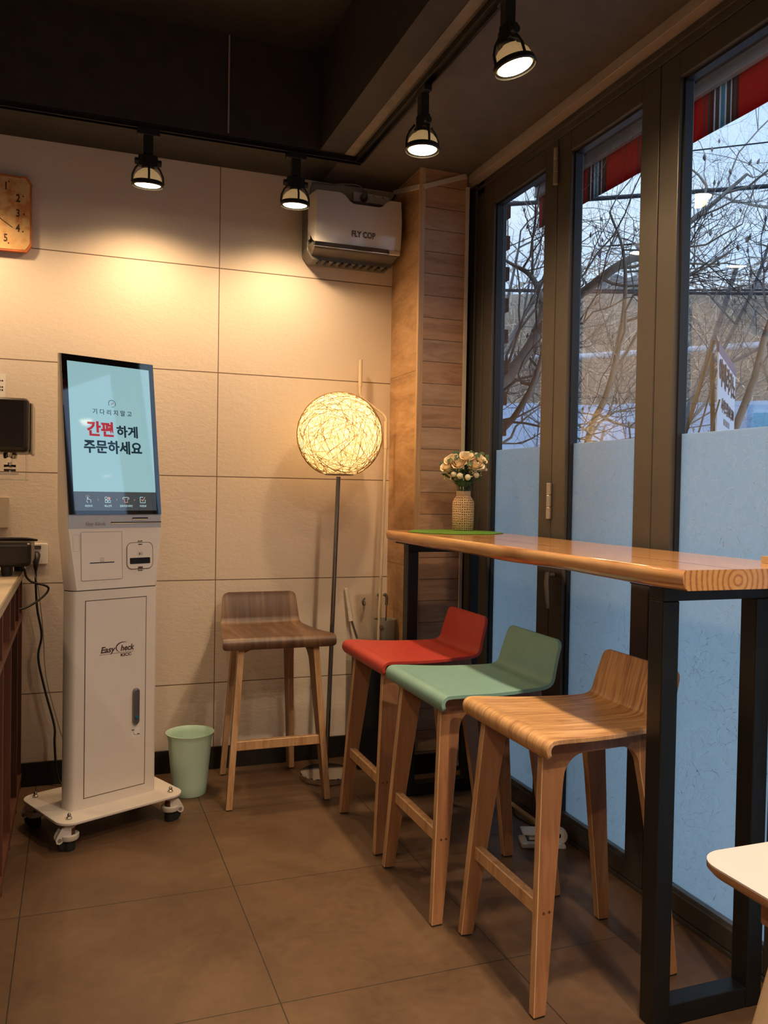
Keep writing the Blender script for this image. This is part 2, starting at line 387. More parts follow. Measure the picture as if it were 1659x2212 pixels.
def tag(o, label, cat, group=None, kind=None):
    o['label'] = label; o['category'] = cat
    if group: o['group'] = group
    if kind: o['kind'] = kind
    return o
def empty(name, loc, rz=0, label=None, cat=None, group=None):
    o = bpy.data.objects.new(name, None); COL.objects.link(o); o.location = loc; o.rotation_euler = (0, 0, rz); o.empty_display_size = .1
    if label: tag(o, label, cat, group)
    return o
def struct(o):
    o['kind'] = 'structure'; return o
def copy_tree(o, parent=None):
    c = o.copy(); COL.objects.link(c); c.parent = parent
    for ch in list(o.children): copy_tree(ch, c)
    return c
def text(name, body, size, m, parent, loc, rot=(0, 0, 0), align='CENTER', off=0, ext=.0003, sx=1, spacing=1, shear=0, bold=0):
    cu = bpy.data.curves.new(name, 'FONT'); cu.body = body; cu.size = size; cu.align_x = align; cu.align_y = 'CENTER'
    cu.offset = off; cu.extrude = ext; cu.space_character = spacing; cu.shear = shear; cu.resolution_u = 3
    t = bpy.data.objects.new(name+'_curve', cu); COL.objects.link(t)
    bpy.context.view_layer.update()
    me = bpy.data.meshes.new_from_object(t.evaluated_get(bpy.context.evaluated_depsgraph_get()))
    bpy.data.objects.remove(t); bpy.data.curves.remove(cu)
    if bold:
        vs = [tuple(v.co) for v in me.vertices]; fs = [tuple(p.vertices) for p in me.polygons]; n_ = len(vs); V_ = []; F_ = []
        for q, (dx, dy) in enumerate(((-bold, 0), (bold, 0), (0, -bold*.7), (0, bold*.7))):
            V_ += [(a+dx, b_+dy, c_) for a, b_, c_ in vs]; F_ += [tuple(i+q*n_ for i in f_) for f_ in fs]
        me = bpy.data.meshes.new(name); me.from_pydata(V_, [], F_); me.update()
    me.name = name; me.materials.clear(); me.materials.append(MATS[m])
    o = bpy.data.objects.new(name, me); COL.objects.link(o); o.parent = parent; o.location = loc; o.rotation_euler = rot; o.scale = (sx, 1, 1)
    return o
def marks(name, widths, h, m, parent, loc, gap=.35):
    """a line of print too small to read: a row of small dashes facing -y"""
    mb = MB(); tot = sum(widths)*h+gap*h*(len(widths)-1); x = -tot/2
    for q in widths:
        mb.box(x, x+q*h, -.0002, .0002, -h/2, h/2); x += q*h+gap*h
    return mb.build(name, m, parent, loc=loc)
def stroke(mb, pts, w_, z, closed=False, mi=0):
    """flat line strip of width w_ in the xy plane at height z"""
    P = [Vector((p[0], p[1])) for p in pts]
    if closed: P.append(P[0])
    for a, b in zip(P[:-1], P[1:]):
        d = (b-a)
        if d.length < 1e-7: continue
        d.normalize(); n_ = Vector((-d.y, d.x))*w_/2; a2 = a-d*w_*.3; b2 = b+d*w_*.3
        mb.add([(a2.x-n_.x, a2.y-n_.y, z), (b2.x-n_.x, b2.y-n_.y, z), (b2.x+n_.x, b2.y+n_.y, z), (a2.x+n_.x, a2.y+n_.y, z)], [(0, 1, 2, 3)], mi)
def rrect(x0, x1, y0, y1, r, n=6):
    pts = []
    for cx, cy, a0 in ((x1-r, y1-r, 0), (x0+r, y1-r, pi/2), (x0+r, y0+r, pi), (x1-r, y0+r, 3*pi/2)):
        for i in range(n+1):
            a = a0+pi/2*i/n; pts.append((cx+r*cos(a), cy+r*sin(a)))
    return pts
XY = lambda p, q, a: (p, q, a)
XZ = lambda p, q, a: (p, a, q)
YZ = lambda p, q, a: (a, p, q)
def bez(p0, p1, p2, p3, n=12):
    P = [Vector(p) for p in (p0, p1, p2, p3)]; o = []
    for i in range(n+1):
        t = i/n; o.append(P[0]*(1-t)**3+P[1]*3*t*(1-t)**2+P[2]*3*t*t*(1-t)+P[3]*t**3)
    return o
def spline(pts, sub=6):
    P = [Vector(p) for p in pts]; P = [P[0]*2-P[1]]+P+[P[-1]*2-P[-2]]; o = []
    for i in range(1, len(P)-2):
        for k in range(sub):
            t = k/sub; a, b, c, d = P[i-1:i+3]
            o.append(.5*((2*b)+(-a+c)*t+(2*a-5*b+4*c-d)*t*t+(-a+3*b-3*c+d)*t**3))
    o.append(P[-2]); return o

# ------------------------------------------------------------------ room shell
ZC = 2.612; YB = -6.2; XL = -2.8; XW = 1.648
struct(MB().box(XL, 1.76, YB, .1, -.08, 0).build('floor', 'floor_tile'))
struct(MB().box(XL, 1.38, 0, .12, 0, 3.1).build('wall_back', 'wall_tile'))
struct(MB().box(XL-.12, XL, YB, .12, 0, 3.1).build('wall_left', 'wall_tile'))
struct(MB().box(XL-.12, 1.8, YB-.12, YB, 0, 3.1).build('wall_front', 'wall_tile'))
m = MB().box(1.395, 1.60, -.33, .12, 0, ZC, 0)
struct(m.build('wall_column_front', 'plank_cladding'))
struct(MB().box(1.38, 1.396, -.318, .12, 0, ZC).build('wall_column_side', 'column_side_wood'))
wood('corner_wood', (.40, .24, .12), (.52, .33, .18), (.60, .41, .25), 'z', 60, 10, .45)
struct(MB().box(1.377, 1.402, -.335, -.316, 0, ZC).build('trim_1', 'corner_wood', bevel=.002))
struct(MB().box(1.60, 1.78, -.24, .12, 0, ZC).build('wall_corner', 'window_frame_metal'))
# ceiling: lower band along the back wall and the windows, raised middle
struct(MB().box(XL, .93, YB, -.335, 3.0, 3.1).build('ceiling', 'recess_paint'))
struct(MB().box(XL, .93, -.335, .12, ZC, 3.1).build('ceiling_band_back', 'recess_paint'))
struct(MB().box(.93, 1.035, YB, .12, ZC, 3.1).build('ceiling_drop_edge', 'recess_paint'))
struct(MB().box(1.035, 1.85, YB, .12, ZC, 3.1).build('ceiling_band_window', 'ceiling_paint'))
struct(MB().box(1.035, 1.072, YB, -.34, ZC-.002, ZC+.01).build('trim_6', 'plaster_strip'))
struct(MB().box(XL, 1.377, -.012, 0, 0, .097).build('baseboard_back', 'baseboard_black'))
struct(MB().box(1.39, 1.60, -.342, -.33, 0, .085).build('baseboard_column', 'baseboard_black'))
struct(MB().box(1.606, 1.652, YB, -.26, 2.575, ZC).build('trim_2', 'ceiling_moulding', bevel=.002))
# window wall: head, sill, jamb, leaves
m = MB().box(1.648, 1.76, YB, -.24, 2.52, 2.58); m.box(1.640, 1.66, YB, -.24, 2.545, 2.556); m.box(1.72, 1.80, YB, .1, 2.52, 3.1)
struct(m.build('trim_3', 'window_frame_metal', bevel=.002))
struct(MB().box(1.642, 1.76, YB, -.24, 0, .012).build('trim_4', 'window_frame_metal'))
m = MB().box(1.640, 1.76, -.335, -.24, 0, 2.58); m.box(1.648, 1.76, -.40, -.335, 0, 2.58)
struct(m.build('trim_5', 'window_frame_metal', bevel=.003))
edges = [-.403, -.992, -1.565, -2.14, -2.715, -3.29, -3.865, -4.44, -5.015, -5.59, -6.165]
frng = random.Random(3)
for i in range(len(edges)-1):
    y1, y0 = edges[i]-.002, edges[i+1]+.002; st_ = .086; zb, zt, z0, z1 = .072, 2.445, .014, 2.518
    m = MB()
    m.box(1.648, 1.70, y0, y0+st_, z0, z1); m.box(1.648, 1.70, y1-st_, y1, z0, z1)
    m.box(1.648, 1.70, y0+st_, y1-st_, z0, zb); m.box(1.648, 1.70, y0+st_, y1-st_, zt, z1)
    fr_ = struct(m.build('window_%d' % (i+1), 'window_frame_metal', bevel=.0025))
    m = MB(); a, b = y0+st_, y1-st_
    m.box(1.662, 1.690, a, a+.008, zb, zt); m.box(1.662, 1.690, b-.008, b, zb, zt); m.box(1.662, 1.690, a, b, zt-.008, zt)
    m.build('gasket', 'window_gasket', fr_)
    m = MB().box(1.658, 1.672, a+.008, b-.008, zb, zb+.010); m.build('glazing_bead', 'bead_metal', fr_)
    MB().box(1.680, 1.685, a, b, zb, zt).build('glass_pane', 'window_glass', fr_)
    # frosted film on the lower glass with pressed paper fibres
    m = MB().box(1.6782, 1.6792, a+.008, b-.008, zb+.008, 1.408)
    if i < 7:
        for k in range(1150):
            y = frng.uniform(a+.02, b-.02); z = frng.uniform(zb+.03, 1.40); L = frng.uniform(.012, .05) if frng.random() < .8 else frng.uniform(.05, .085); an = frng.uniform(0, 2*pi); cu = frng.uniform(-1.0, 1.0)*2.4
            wd = frng.uniform(.00030, .00075); P = []; n_ = 6
            for q in range(n_+1):
                P.append((y, z)); an += cu/n_+frng.uniform(-.25, .25); y += cos(an)*L/n_; z += sin(an)*L/n_
            if min(p[0] for p in P) < a+.01 or max(p[0] for p in P) > b-.01 or max(p[1] for p in P) > 1.405: continue
            for q in range(n_):
                (ya, za), (yb, zb_) = P[q], P[q+1]; dy, dz = yb-ya, zb_-za; l_ = sqrt(dy*dy+dz*dz)+1e-9; ny, nz_ = -dz/l_*wd, dy/l_*wd
                m.add([(1.6776, ya-ny, za-nz_), (1.6776, yb-ny, zb_-nz_), (1.6776, yb+ny, zb_+nz_), (1.6776, ya+ny, za+nz_)], [(0, 1, 2, 3)], 1)
    m.build('frosted_film', ['frosted_film', 'film_fibre'], fr_)
    if i in (0, 2, 4):
        for zc in (.38, 1.20, 2.42):
            m = MB()
            for q in (-1, 0, 1): m.lathe([(.0085, -.0215), (.0095, -.020), (.0095, .020), (.0085, .0215)], 14, (1.640, y0-.001, zc+q*.0445), 0, True)
            m.build('hinge', 'hinge_metal', fr_, smooth=30)
    if i == 1:
        m = MB().tube([(1.648, y1-.03, .93), (1.622, y1-.03, .93)], .008, 10); m.tube([(1.622, y1-.03, .942), (1.618, y1-.031, .90), (1.622, y1-.034, .84), (1.626, y1-.032, .81)], [.009, .010, .009, .006], 10)
        m.build('window_handle', 'hinge_metal', fr_, smooth=40)
# surface trunking strips on the column
def strip(p0, p1, wd, dp, nrm, name, label):
    p0, p1, nrm = Vector(p0), Vector(p1), Vector(nrm); d = (p1-p0).normalized(); s_ = d.cross(nrm).normalized()*wd/2
    vs = [p0-s_, p0+s_, p1+s_, p1-s_]; vs = vs+[q+nrm*dp for q in vs]
    o = MB().add(vs, [(0, 3, 2, 1), (4, 5, 6, 7), (0, 1, 5, 4), (1, 2, 6, 5), (2, 3, 7, 6), (3, 0, 4, 7)]).build(name, 'trunking_plastic', recentre=True, bevel=.001)
    return tag(o, label, 'cable trunking')
strip((1.379, -.02, 2.605), (1.379, -.322, 2.532), .020, .010, (-1, 0, 0), 'cable_trunking', 'short white cable trunking sloping along the top of the column side')
strip((1.392, -.331, 2.530), (1.588, -.331, 2.602), .020, .010, (0, -1, 0), 'cable_trunking', 'white cable trunking slanting across the planked column front below the ceiling')
strip((1.598, -.331, .02), (1.598, -.331, 2.555), .015, .012, (0, -1, 0), 'cable_trunking', 'tall white vertical trunking between the planked column and the dark window frame')

# ------------------------------------------------------------------ track rail and spotlights
t = empty('track_rail', (0, 0, ZC), 0, 'black ceiling track rail turning the corner above the wall and windows', 'track rail')
def rail(x0, x1, y0, y1, nm):
    m = MB()
    if x1-x0 > y1-y0:
        m.box(x0, x1, y0, y1, -.006, 0); m.box(x0, x1, y0, y0+.007, -.022, -.006); m.box(x0, x1, y1-.007, y1, -.022, -.006)
    else:
        m.box(x0, x1, y0, y1, -.006, 0); m.box(x0, x0+.007, y0, y1, -.022, -.006); m.box(x1-.007, x1, y0, y1, -.022, -.006)
    return m.build(nm, 'track_metal', t, bevel=.001)
rail(-2.6, 1.118, -.332, -.297, 'rail_section'); rail(1.083, 1.118, -5.6, -.332, 'rail_section')
tag(MB().tube([(.556, -.342, 2.62), (.556, -.342, 2.998)], .0035, 8).build('conduit_pipe', 'ceiling_moulding', recentre=True, smooth=40), 'thin vertical conduit on the dark ceiling recess face', 'conduit')

def spotlight(loc, rz, tilt, label, power, tx=0.0):
    r = empty('track_spotlight', loc, rz, label, 'spotlight', 'black track spotlights with glowing round bulbs')
    m = MB().box(-.042, .042, -.014, .014, -.024, .0); m.box(-.018, .018, -.015, .015, -.115, -.024); m.build('track_adapter', 'black_paint', r, bevel=.003)
    h = MB(); h.box(-.036, .036, -.012, .012, -.140, -.098); h.lathe([(.021, -.150), (.024, -.146), (.024, -.098), (.018, -.092)], 20, mi=0, cap=True)
    for s_ in (-1, 1):
        h.tube([(s_*.030, 0, -.122), (s_*.050, 0, -.122)], .0125, 14)
    head = h.build('swivel_head', 'black_paint', r, bevel=.002)
    R_ = Euler((tilt, tx, 0)).to_matrix(); piv = Vector((0, 0, -.122))
    def T(mb):
        mb.v = [tuple(piv+R_@(Vector(p)-piv)) for p in mb.v]; return mb
    c = MB()
    for k in range(4):
        a = k*pi/2
        c.tube([(cos(a)*q, sin(a)*q, zz) for q, zz in ((.030, -.128), (.046, -.148), (.0565, -.172), (.0585, -.200))], .0042, 6)
    c.lathe([(.0545, -.194), (.0575, -.194), (.0600, -.208), (.0565, -.212), (.0545, -.194)], 36)
    T(c).build('cage', 'black_paint', r, smooth=50)
    b = MB().lathe([(.019, -.136), (.020, -.146), (.026, -.152), (.038, -.160), (.0475, -.172), (.0525, -.188), (.0535, -.202), (.049, -.206)], 32)
    T(b).build('bulb', 'bulb_glass', r, smooth=60)
    e = MB().lathe([(.0001, -.2045), (.02, -.205), (.047, -.207)], 32)
    T(e).build('bulb_face', 'bulb_glow', r)
    ld = bpy.data.lights.new('spot_beam', 'SPOT'); ld.energy = power; ld.color = WARM if power == SPOT_W else FILL_WARM; ld.spot_size = radians(150); ld.spot_blend = .8; ld.shadow_soft_size = .035
    lo = bpy.data.objects.new('spot_beam', ld); COL.objects.link(lo); lo.parent = r
    lo.location = piv+R_@(Vector((0, 0, -.214))-piv); lo.rotation_euler = (tilt, tx, 0)
    return r
ZR = ZC-.020
spotlight((.256, -.3145, ZR), 0, radians(6), 'black spotlight hanging above the kiosk screen, left of the tall wall joint', SPOT_W)
spotlight((.836, -.3145, ZR), 0, radians(4), 'black spotlight hanging just left of the white insect trap', SPOT_W)
spotlight((1.1005, -1.02, ZR), pi/2, radians(0), 'black spotlight on the window side rail, directly above the wood clad column in view', SPOT_W)
spotlight((1.1005, -1.615, ZR), pi/2, radians(-14), 'nearest black spotlight, on the window side rail at the top of the photo', SPOT_W, .1)
spotlight((-.45, -.3145, ZR), 0, radians(6), 'black spotlight above the toast clock, past the left edge of the photo', SPOT_W)
spotlight((-1.25, -.3145, ZR), 0, radians(6), 'black spotlight farthest left on the back rail', SPOT_W)
spotlight((1.1005, -2.35, ZR), pi/2, 0, 'black spotlight on the side rail above the white side table', FILL_W)
spotlight((1.1005, -3.3, ZR), pi/2, 0, 'black spotlight on the side rail beside the camera position', FILL_W)
spotlight((1.1005, -4.4, ZR), pi/2, 0, 'black spotlight on the side rail behind the camera position', FILL_W)
# second rail under the raised ceiling behind the camera
t = empty('track_rail', (0, 0, 3.0), 0, 'short black track rail under the raised ceiling behind the camera position', 'track rail')
MB().box(-1.9, .4, -4.2, -4.165, -.02, 0).build('rail_section', 'track_metal', t)
spotlight((-1.4, -4.1825, 2.98), 0, 0, 'black spotlight at the left end of the short rear rail', FILL_W*1.6)
spotlight((-.4, -4.1825, 2.98), 0, 0, 'black spotlight at the right part of the short rear rail', FILL_W*1.6)

# ------------------------------------------------------------------ bar stools
def stool(loc, rz, label, seat_mat, leg_mat, edge_mat):
    r = empty('bar_stool', loc, rz, label, 'bar stool', 'low-back bar stools')
    prof = [(-.206, .6045), (-.2125, .616), (-.215, .628), (-.2115, .641), (-.202, .6495), (-.188, .6525), (-.15, .6515), (-.09, .648), (-.02, .6455), (.05, .6455), (.11, .6465), (.145, .6490), (.162, .6555), (.170, .668), (.1745, .686), (.182, .715), (.190, .742), (.197, .765), (.2005, .781)]
    P = spline([(0, a, b) for a, b in prof], 3)
    L = [0]
    for a, b in zip(P[:-1], P[1:]): L.append(L[-1]+(b-a).length)
    tot = L[-1]; nx = 17; top = []; bot = []; th = .012
    for i, p in enumerate(P):
        t = (P[min(i+1, len(P)-1)]-P[max(i-1, 0)]).normalized(); nrm = Vector((0, -t.z, t.y))
        s = L[i]; yb = max(-.21, min(.17, p.y)); hw = .2245+(.170-.2245)*(yb+.21)/.38
        if p.z > .66: hw = .170-.012*(p.z-.66)/.12
        for R_, d in ((.016, s), (.025, tot-s)):
            if d < R_: hw -= R_-sqrt(max(0, R_*R_-(R_-d)**2))
        for k in range(nx):
            x = hw*(-1+2*k/(nx-1)); dip = -.004*(1-(2*k/(nx-1)-1)**2) if .6 < p.z < .66 and p.y > -.18 else 0
            top.append(p+Vector((x, 0, dip))); bot.append(p-nrm*th+Vector((x, 0, dip)))
    n = len(P); m = MB(); fs = []
    for i in range(n-1):
        for k in range(nx-1): fs.append((i*nx+k, i*nx+k+1, (i+1)*nx+k+1, (i+1)*nx+k))
    m.add(top, fs, 0); m.add(bot, [f[::-1] for f in fs], 0); o = n*nx; mi = 1
    rim = [k for k in range(nx)]+[i*nx+nx-1 for i in range(1, n)]+[(n-1)*nx+k for k in range(nx-2, -1, -1)]+[i*nx for i in range(n-2, 0, -1)]
    for a, b in zip(rim, rim[1:]+rim[:1]): m.f.append((a, a+o, b+o, b)); m.m.append(mi)
    s_ = m.build('seat', [seat_mat, edge_mat if 'lacquer' not in seat_mat else seat_mat], r, smooth=50, bevel=.0015)
    # side frames: a tapered front leg, a raked rear leg and the arched rail joining them, all in one leaning plane
    tk = .024
    for sd in (-1, 1):
        def fn(y, z, a, sd=sd):
            half = .205-.107*(y+.205)-.070*z
            return (sd*(half-a), y, z)
        def piece(poly, nm):
            mb = MB().prism(poly, fn, 0, tk, 0, 1); o_ = mb.build(nm, [leg_mat, edge_mat, 'worn_edge'], r, bevel=.0017, seg=1); o_.modifiers['bevel'].material = 2; return o_
        arch_f = [(-.128-.0+.062*(1-cos(q)), .592-.062+.062*sin(q)) for q in [pi/2*k/8 for k in range(9)]]
        arch_b = [(.112-.062*(1-cos(q)), .592-.062+.062*sin(q)) for q in [pi/2*k/8 for k in range(9)]]
        piece([(-.222, 0), (-.189, 0), (-.148, .44), (-.134, .53), (-.128, .53), (-.128, .636), (-.193, .636)][:0] or [(-.224, 0), (-.190, 0), (-.140, .42), (-.128, .53), (-.128, .634), (-.186, .634)], 'leg')
        piece([(.190, 0), (.224, 0), (.172, .56), (.160, .634), (.112, .634), (.112, .53), (.128, .44)], 'leg')
        piece([(-.128, .634), (-.128, .53)]+arch_f[1:]+arch_b[::-1][:-1]+[(.112, .53), (.112, .634)], 'side_rail')
    # curved brace under the seat front, and the foot bar
    def arcpoly(hw, z1, z0, dz):
        N = 12; lo = [(-hw+2*hw*k/N, z0+dz*(1-(2*k/N-1)**2)) for k in range(N+1)]
        return lo+[(hw, z1), (-hw, z1)]
    for yy in (-.178, .118):
        hw = .205-.107*(yy+.205)-.07*.61-tk+.002
        MB().prism(arcpoly(hw, .634, .588, .030), XZ, yy, yy+.020).build('seat_brace', leg_mat, r, bevel=.0015)
    hw = .205-.07*.235-tk+.003
    fb = MB().box(-hw, hw, -.198, -.174, .216, .252).build('foot_bar', [edge_mat, 'worn_edge'], r, bevel=.0022, seg=1); fb.modifiers['bevel'].material = 1
    # paired screw plugs at the bar ends
    for sd in (-1, 1):
        for dy in (-.006, .010):
            y = -.186+dy; hx = .205-.107*(y+.205)-.07*.234
            MB().tube([(sd*(hx-.002), y, .234), (sd*(hx+.0008), y, .234)], .0035, 10).build('screw_plug', 'shelf_wood', r)
        for y in (-.207, .207):
            hx = .205-.107*(y+.205)-tk/2; MB().box(sd*hx-.010, sd*hx+.010, y-.014, y+.014, -.004, .001).build('foot_pad', 'black_rubber', r)
    return r
Z0 = .004
stool((.757, -.297, Z0), 0, 'dark walnut stained bar stool against the tiled wall facing the camera', 'walnut_veneer', 'walnut_leg_wood', 'leg_edge')
stool((1.181, -.854, Z0), -pi/2, 'bar stool with a red seat, at the far end of the bar table', 'red_lacquer', 'leg_wood', 'leg_edge')
stool((1.178, -1.343, Z0), -pi/2, 'bar stool with a mint green seat between the red and the oak stools', 'teal_lacquer', 'leg_wood', 'leg_edge')
stool((1.236, -1.803, Z0), -pi/2, 'natural oak bar stool nearest the camera, its back hidden by the black post', 'oak_veneer', 'leg_wood', 'leg_edge')

# ------------------------------------------------------------------ bar table
t = empty('bar_table', (1.40, -1.36, 0), 0, 'long live edge wooden bar table on black steel frames by the windows', 'table')
m = MB(); NY = 90; rng = random.Random(5); zt = 1.068; y0, y1 = -2.254+1.36, -.467+1.36
offs = [.0022*sin(k*.21)+.0012*sin(k*.53+1)+.0003*rng.uniform(-1, 1) for k in range(NY+1)]
rings = []
for k in range(NY+1):
    y = y0+(y1-y0)*k/NY; o = offs[k]; xf = -.200+o
    th = .044+.002*sin(k*.2)
    rings.append([(.200, y, zt-th), (xf+.014, y, zt-th), (xf+.006, y, zt-th+.006), (xf+.001, y, zt-th*.6), (xf, y, zt-th*.35), (xf+.002, y, zt-.005), (xf+.007, y, zt), (.200, y, zt)])
m.loft(rings); m.v = [(a, b, c-zt+.022) for a, b, c in m.v]
o_ = m.build('tabletop', 'slab_wood', t, smooth=40, loc=(0, 0, zt-.022))
for ya in (-2.131+1.36, -.582+1.36):
    yb = ya+.052
    for xa in (-.148, .121):
        MB().box(xa, xa+.045, ya, yb, .003, .985).build('leg', 'steel_black', t, bevel=.003)
    MB().box(-.148, .166, ya, yb, .985, 1.016).build('frame_bar', 'steel_black', t, bevel=.002)
    MB().box(-.103, .121, ya+.001, yb-.001, .003, .050).build('frame_bar', 'steel_black', t, bevel=.002)
    MB().box(-.165, .18, ya-.02 if ya > -.5 else ya-.01, yb+.05, 1.016, 1.0215).build('mounting_plate', 'steel_flange', t)
# things on the bar table
m = MB(); N = 64
rim = [(.184+.004*sin(9*2*pi*k/N), 2*pi*k/N) for k in range(N)]
m.loft([[(cos(a)*q*(1 if j < 2 else .985), sin(a)*q*(1 if j < 2 else .985), z) for q, a in rim] for j, z in enumerate((0, .0022, .0030))])
m.loft([[(cos(a)*(q+.002), sin(a)*(q+.002), z) for q, a in rim] for z in (0, .0012)], 1)
pm = m.build('placemat', ['placemat_green', 'placemat_rim'], loc=(1.415, -.665, 1.0685)); tag(pm, 'round bright green leaf placemat at the far end of the bar table', 'placemat')
ZV = 1.0715; VX, VY = 1.497, -.565
v = empty('vase', (VX, VY, ZV), 0, 'small burlap wrapped glass vase on the green placemat', 'vase')
prof = [(.0, 0), (.040, 0), (.0435, .003), (.0445, .06), (.0445, .108), (.043, .118), (.036, .132), (.0295, .139), (.0285, .142)]
n = 40; me_v = []; m = MB(); m.lathe(prof, n); ob = m.build('vase_body', 'burlap', v, smooth=50)
uvl = ob.data.uv_layers.new(name='UVMap')
for poly in ob.data.polygons:
    ks = [ob.data.loops[li].vertex_index % n for li in poly.loop_indices]
    wrap = max(ks)-min(ks) > n/2
    for li, k in zip(poly.loop_indices, ks):
        vi = ob.data.loops[li].vertex_index
        uvl.data[li].uv = ((k+(n if wrap and k < n/2 else 0))/n, ob.data.vertices[vi].co.z/.142)
MB().lathe([(.0285, .140), (.0292, .142), (.0292, .160), (.0278, .161)], 32).build('neck_band', 'burlap_band', v, smooth=40)
MB().lathe([(.026, .150), (.0268, .160), (.0272, .1675), (.0258, .169), (.0242, .166), (.0240, .150)], 32).build('glass_neck', 'clear_glass', v, smooth=50)
# bouquet
b = empty('flower_bouquet', (VX, VY, ZV+.05), 0, 'bouquet of cream roses with sage leaves standing in the burlap vase', 'bouquet')
brng = random.Random(11)
camdir = (Vector((0, -3.69, 1.22))-Vector((VX, VY, ZV+.2))); camdir.z = 0; camdir.normalize(); side = Vector((-camdir.y, camdir.x, 0))
side = side if side.x > 0 else -side
def spot_(px, py, dep):  # px,py: offset in metres sideways / up from the vase mouth, dep towards the room
    return side*px + camdir*dep + Vector((0, 0, py))
def stem(mb, to, r=.0016):
    mb.tube(bez((brng.uniform(-.012, .012), brng.uniform(-.012, .012), .0), (to.x*.1, to.y*.1, .10), (to.x*.5, to.y*.5, to.z*.75), to, 7), r, 5)
def rose(c, R_, axis, nm='rose'):
    axis = axis.normalized(); q = Vector((0, 0, 1)).rotation_difference(axis); mb = MB(); N = 8
    for ring, (cnt, r0, hh, opn, ph) in enumerate(((3, .22, .62, .02, 0), (4, .42, .66, .08, .5), (5, .60, .64, .20, .2), (6, .74, .54, .42, .9))):
        for k in range(cnt):
            a0 = ph+2*pi*k/cnt; sp = 2*pi/cnt*.78; vs = []; U, V_ = 6, 6
            for i in range(U+1):
                for j in range(V_+1):
                    u = -1+2*i/U; vv_ = j/V_; a = a0+u*sp*(.55+.45*sin(pi*min(1, vv_*.8)))
                    rr_ = r0*(.35+.65*sin(min(1, vv_*1.15)*pi/2))+opn*max(0, vv_-.65)*2.0
                    zz = -.5+ (hh+.5)*vv_*(1-.16*u*u*vv_) - (opn*.45*max(0, vv_-.75)*2)
                    rr_ *= 1+.05*sin(3*a+ring)
                    p = Vector((rr_*cos(a), rr_*sin(a), zz))*R_
                    vs.append(c+q@p)
            fs = [(i*(V_+1)+j, (i+1)*(V_+1)+j, (i+1)*(V_+1)+j+1, i*(V_+1)+j+1) for i in range(U) for j in range(V_)]
            mb.add(vs, fs)
    return mb.build(nm, 'rose_petal', b, smooth=80)
sm = MB()
roses = [(-.047, .232, .045, .027), (-.062, .205, .050, .026), (-.018, .215, .062, .028), (.010, .242, .040, .030), (.042, .212, .058, .030), (.056, .236, .030, .028), (.062, .205, .025, .023)]
for px, py, dp, R_ in roses:
    R_ *= 1.13; c = spot_(px*1.06, py, dp*.9); rose(c, R_, Vector((c.x, c.y, .085))+camdir*.02); stem(sm, c)
for k in range(4):
    a = 2.2+k*1.1; c = -camdir*.045+side*cos(a)*.05+Vector((0, 0, .205+.02*sin(a*3))); rose(c, .026, Vector((c.x, c.y, .09))); stem(sm, c)
for px, py, dp, R_ in ((-.040, .178, .062, .0115), (-.016, .172, .070, .0125), (.016, .166, .070, .0125), (.050, .176, .055, .012)):
    c = spot_(px, py, dp); MB().ball(c, R_, 12).build('ball_flower', 'ball_bud', b, smooth=80); stem(sm, c)
def leaf(mb, base, tip, wd, nrm, mi=0, N=7, cup=.15):
    base, tip = Vector(base), Vector(tip); d = tip-base; s_ = d.cross(nrm).normalized(); vs = []
    for i in range(N+1):
        t_ = i/N; w2 = wd*sin(pi*min(.98, max(.03, t_))**.8); c = base+d*t_+nrm*(sin(pi*t_)*wd*.25)
        vs += [c-s_*w2+nrm*w2*cup, c, c+s_*w2+nrm*w2*cup]
    mb.add(vs, [(3*i+k, 3*i+k+1, 3*i+k+4, 3*i+k+3) for i in range(N) for k in (0, 1)], mi)
lf = MB()
for k in range(11):   # wide sage collar leaves
    lf = MB()
    a = 2*pi*k/11+brng.uniform(-.2, .2); rr_ = brng.uniform(.045, .060); d = Vector((cos(a), sin(a), 0))
    leaf(lf, d*.018+Vector((0, 0, .128)), d*rr_*1.05+Vector((0, 0, .150+brng.uniform(-.004, .01))), .021, (Vector((0, 0, 1))+d*-.5).normalized()); lf.build('collar_leaf', 'leaf_sage', b, smooth=60)
lf = MB()
for k in range(85):
    a = brng.uniform(0, 2*pi); rr_ = brng.uniform(.02, .082); z = brng.uniform(.150, .225); d = Vector((cos(a), sin(a), brng.uniform(-.1, .8))).normalized()
    base = Vector((cos(a)*rr_*.8, sin(a)*rr_*.8, z)); leaf(lf, base, base+d*brng.uniform(.018, .034), brng.uniform(.004, .009), Vector((brng.uniform(-1, 1), brng.uniform(-1, 1), 1)).normalized())
lf.build('foliage', 'leaf_green', b, smooth=60)['kind'] = 'stuff'
lf = MB()
for px, py, dp in ((-.085, .225, .02), (-.058, .238, .06), (-.035, .27, .01), (-.03, .245, .05), (.035, .265, .03), (.052, .262, .045), (.075, .268, .0), (.092, .25, .01), (.022, .228, .075), (.086, .225, .03), (-.012, .262, .0)):
    c = spot_(px, py, dp); stem(sm, c, .0008)
    for q in range(3):
        a = brng.uniform(0, 2*pi); cc = c+Vector((brng.uniform(-.008, .008), brng.uniform(-.008, .008), brng.uniform(-.012, .006)))
        ring = [cc+(side*cos(2*pi*j/10)+(Vector((0, 0, 1))+camdir*brng.uniform(-.1, .3))*sin(2*pi*j/10))*.0075 for j in range(10)]; lf.add(ring+[cc+camdir*.001], [(j, (j+1) % 10, 10) for j in range(10)])
lf.build('eucalyptus_leaves', 'leaf_sage', b, smooth=60)['kind'] = 'stuff'
lf = MB()
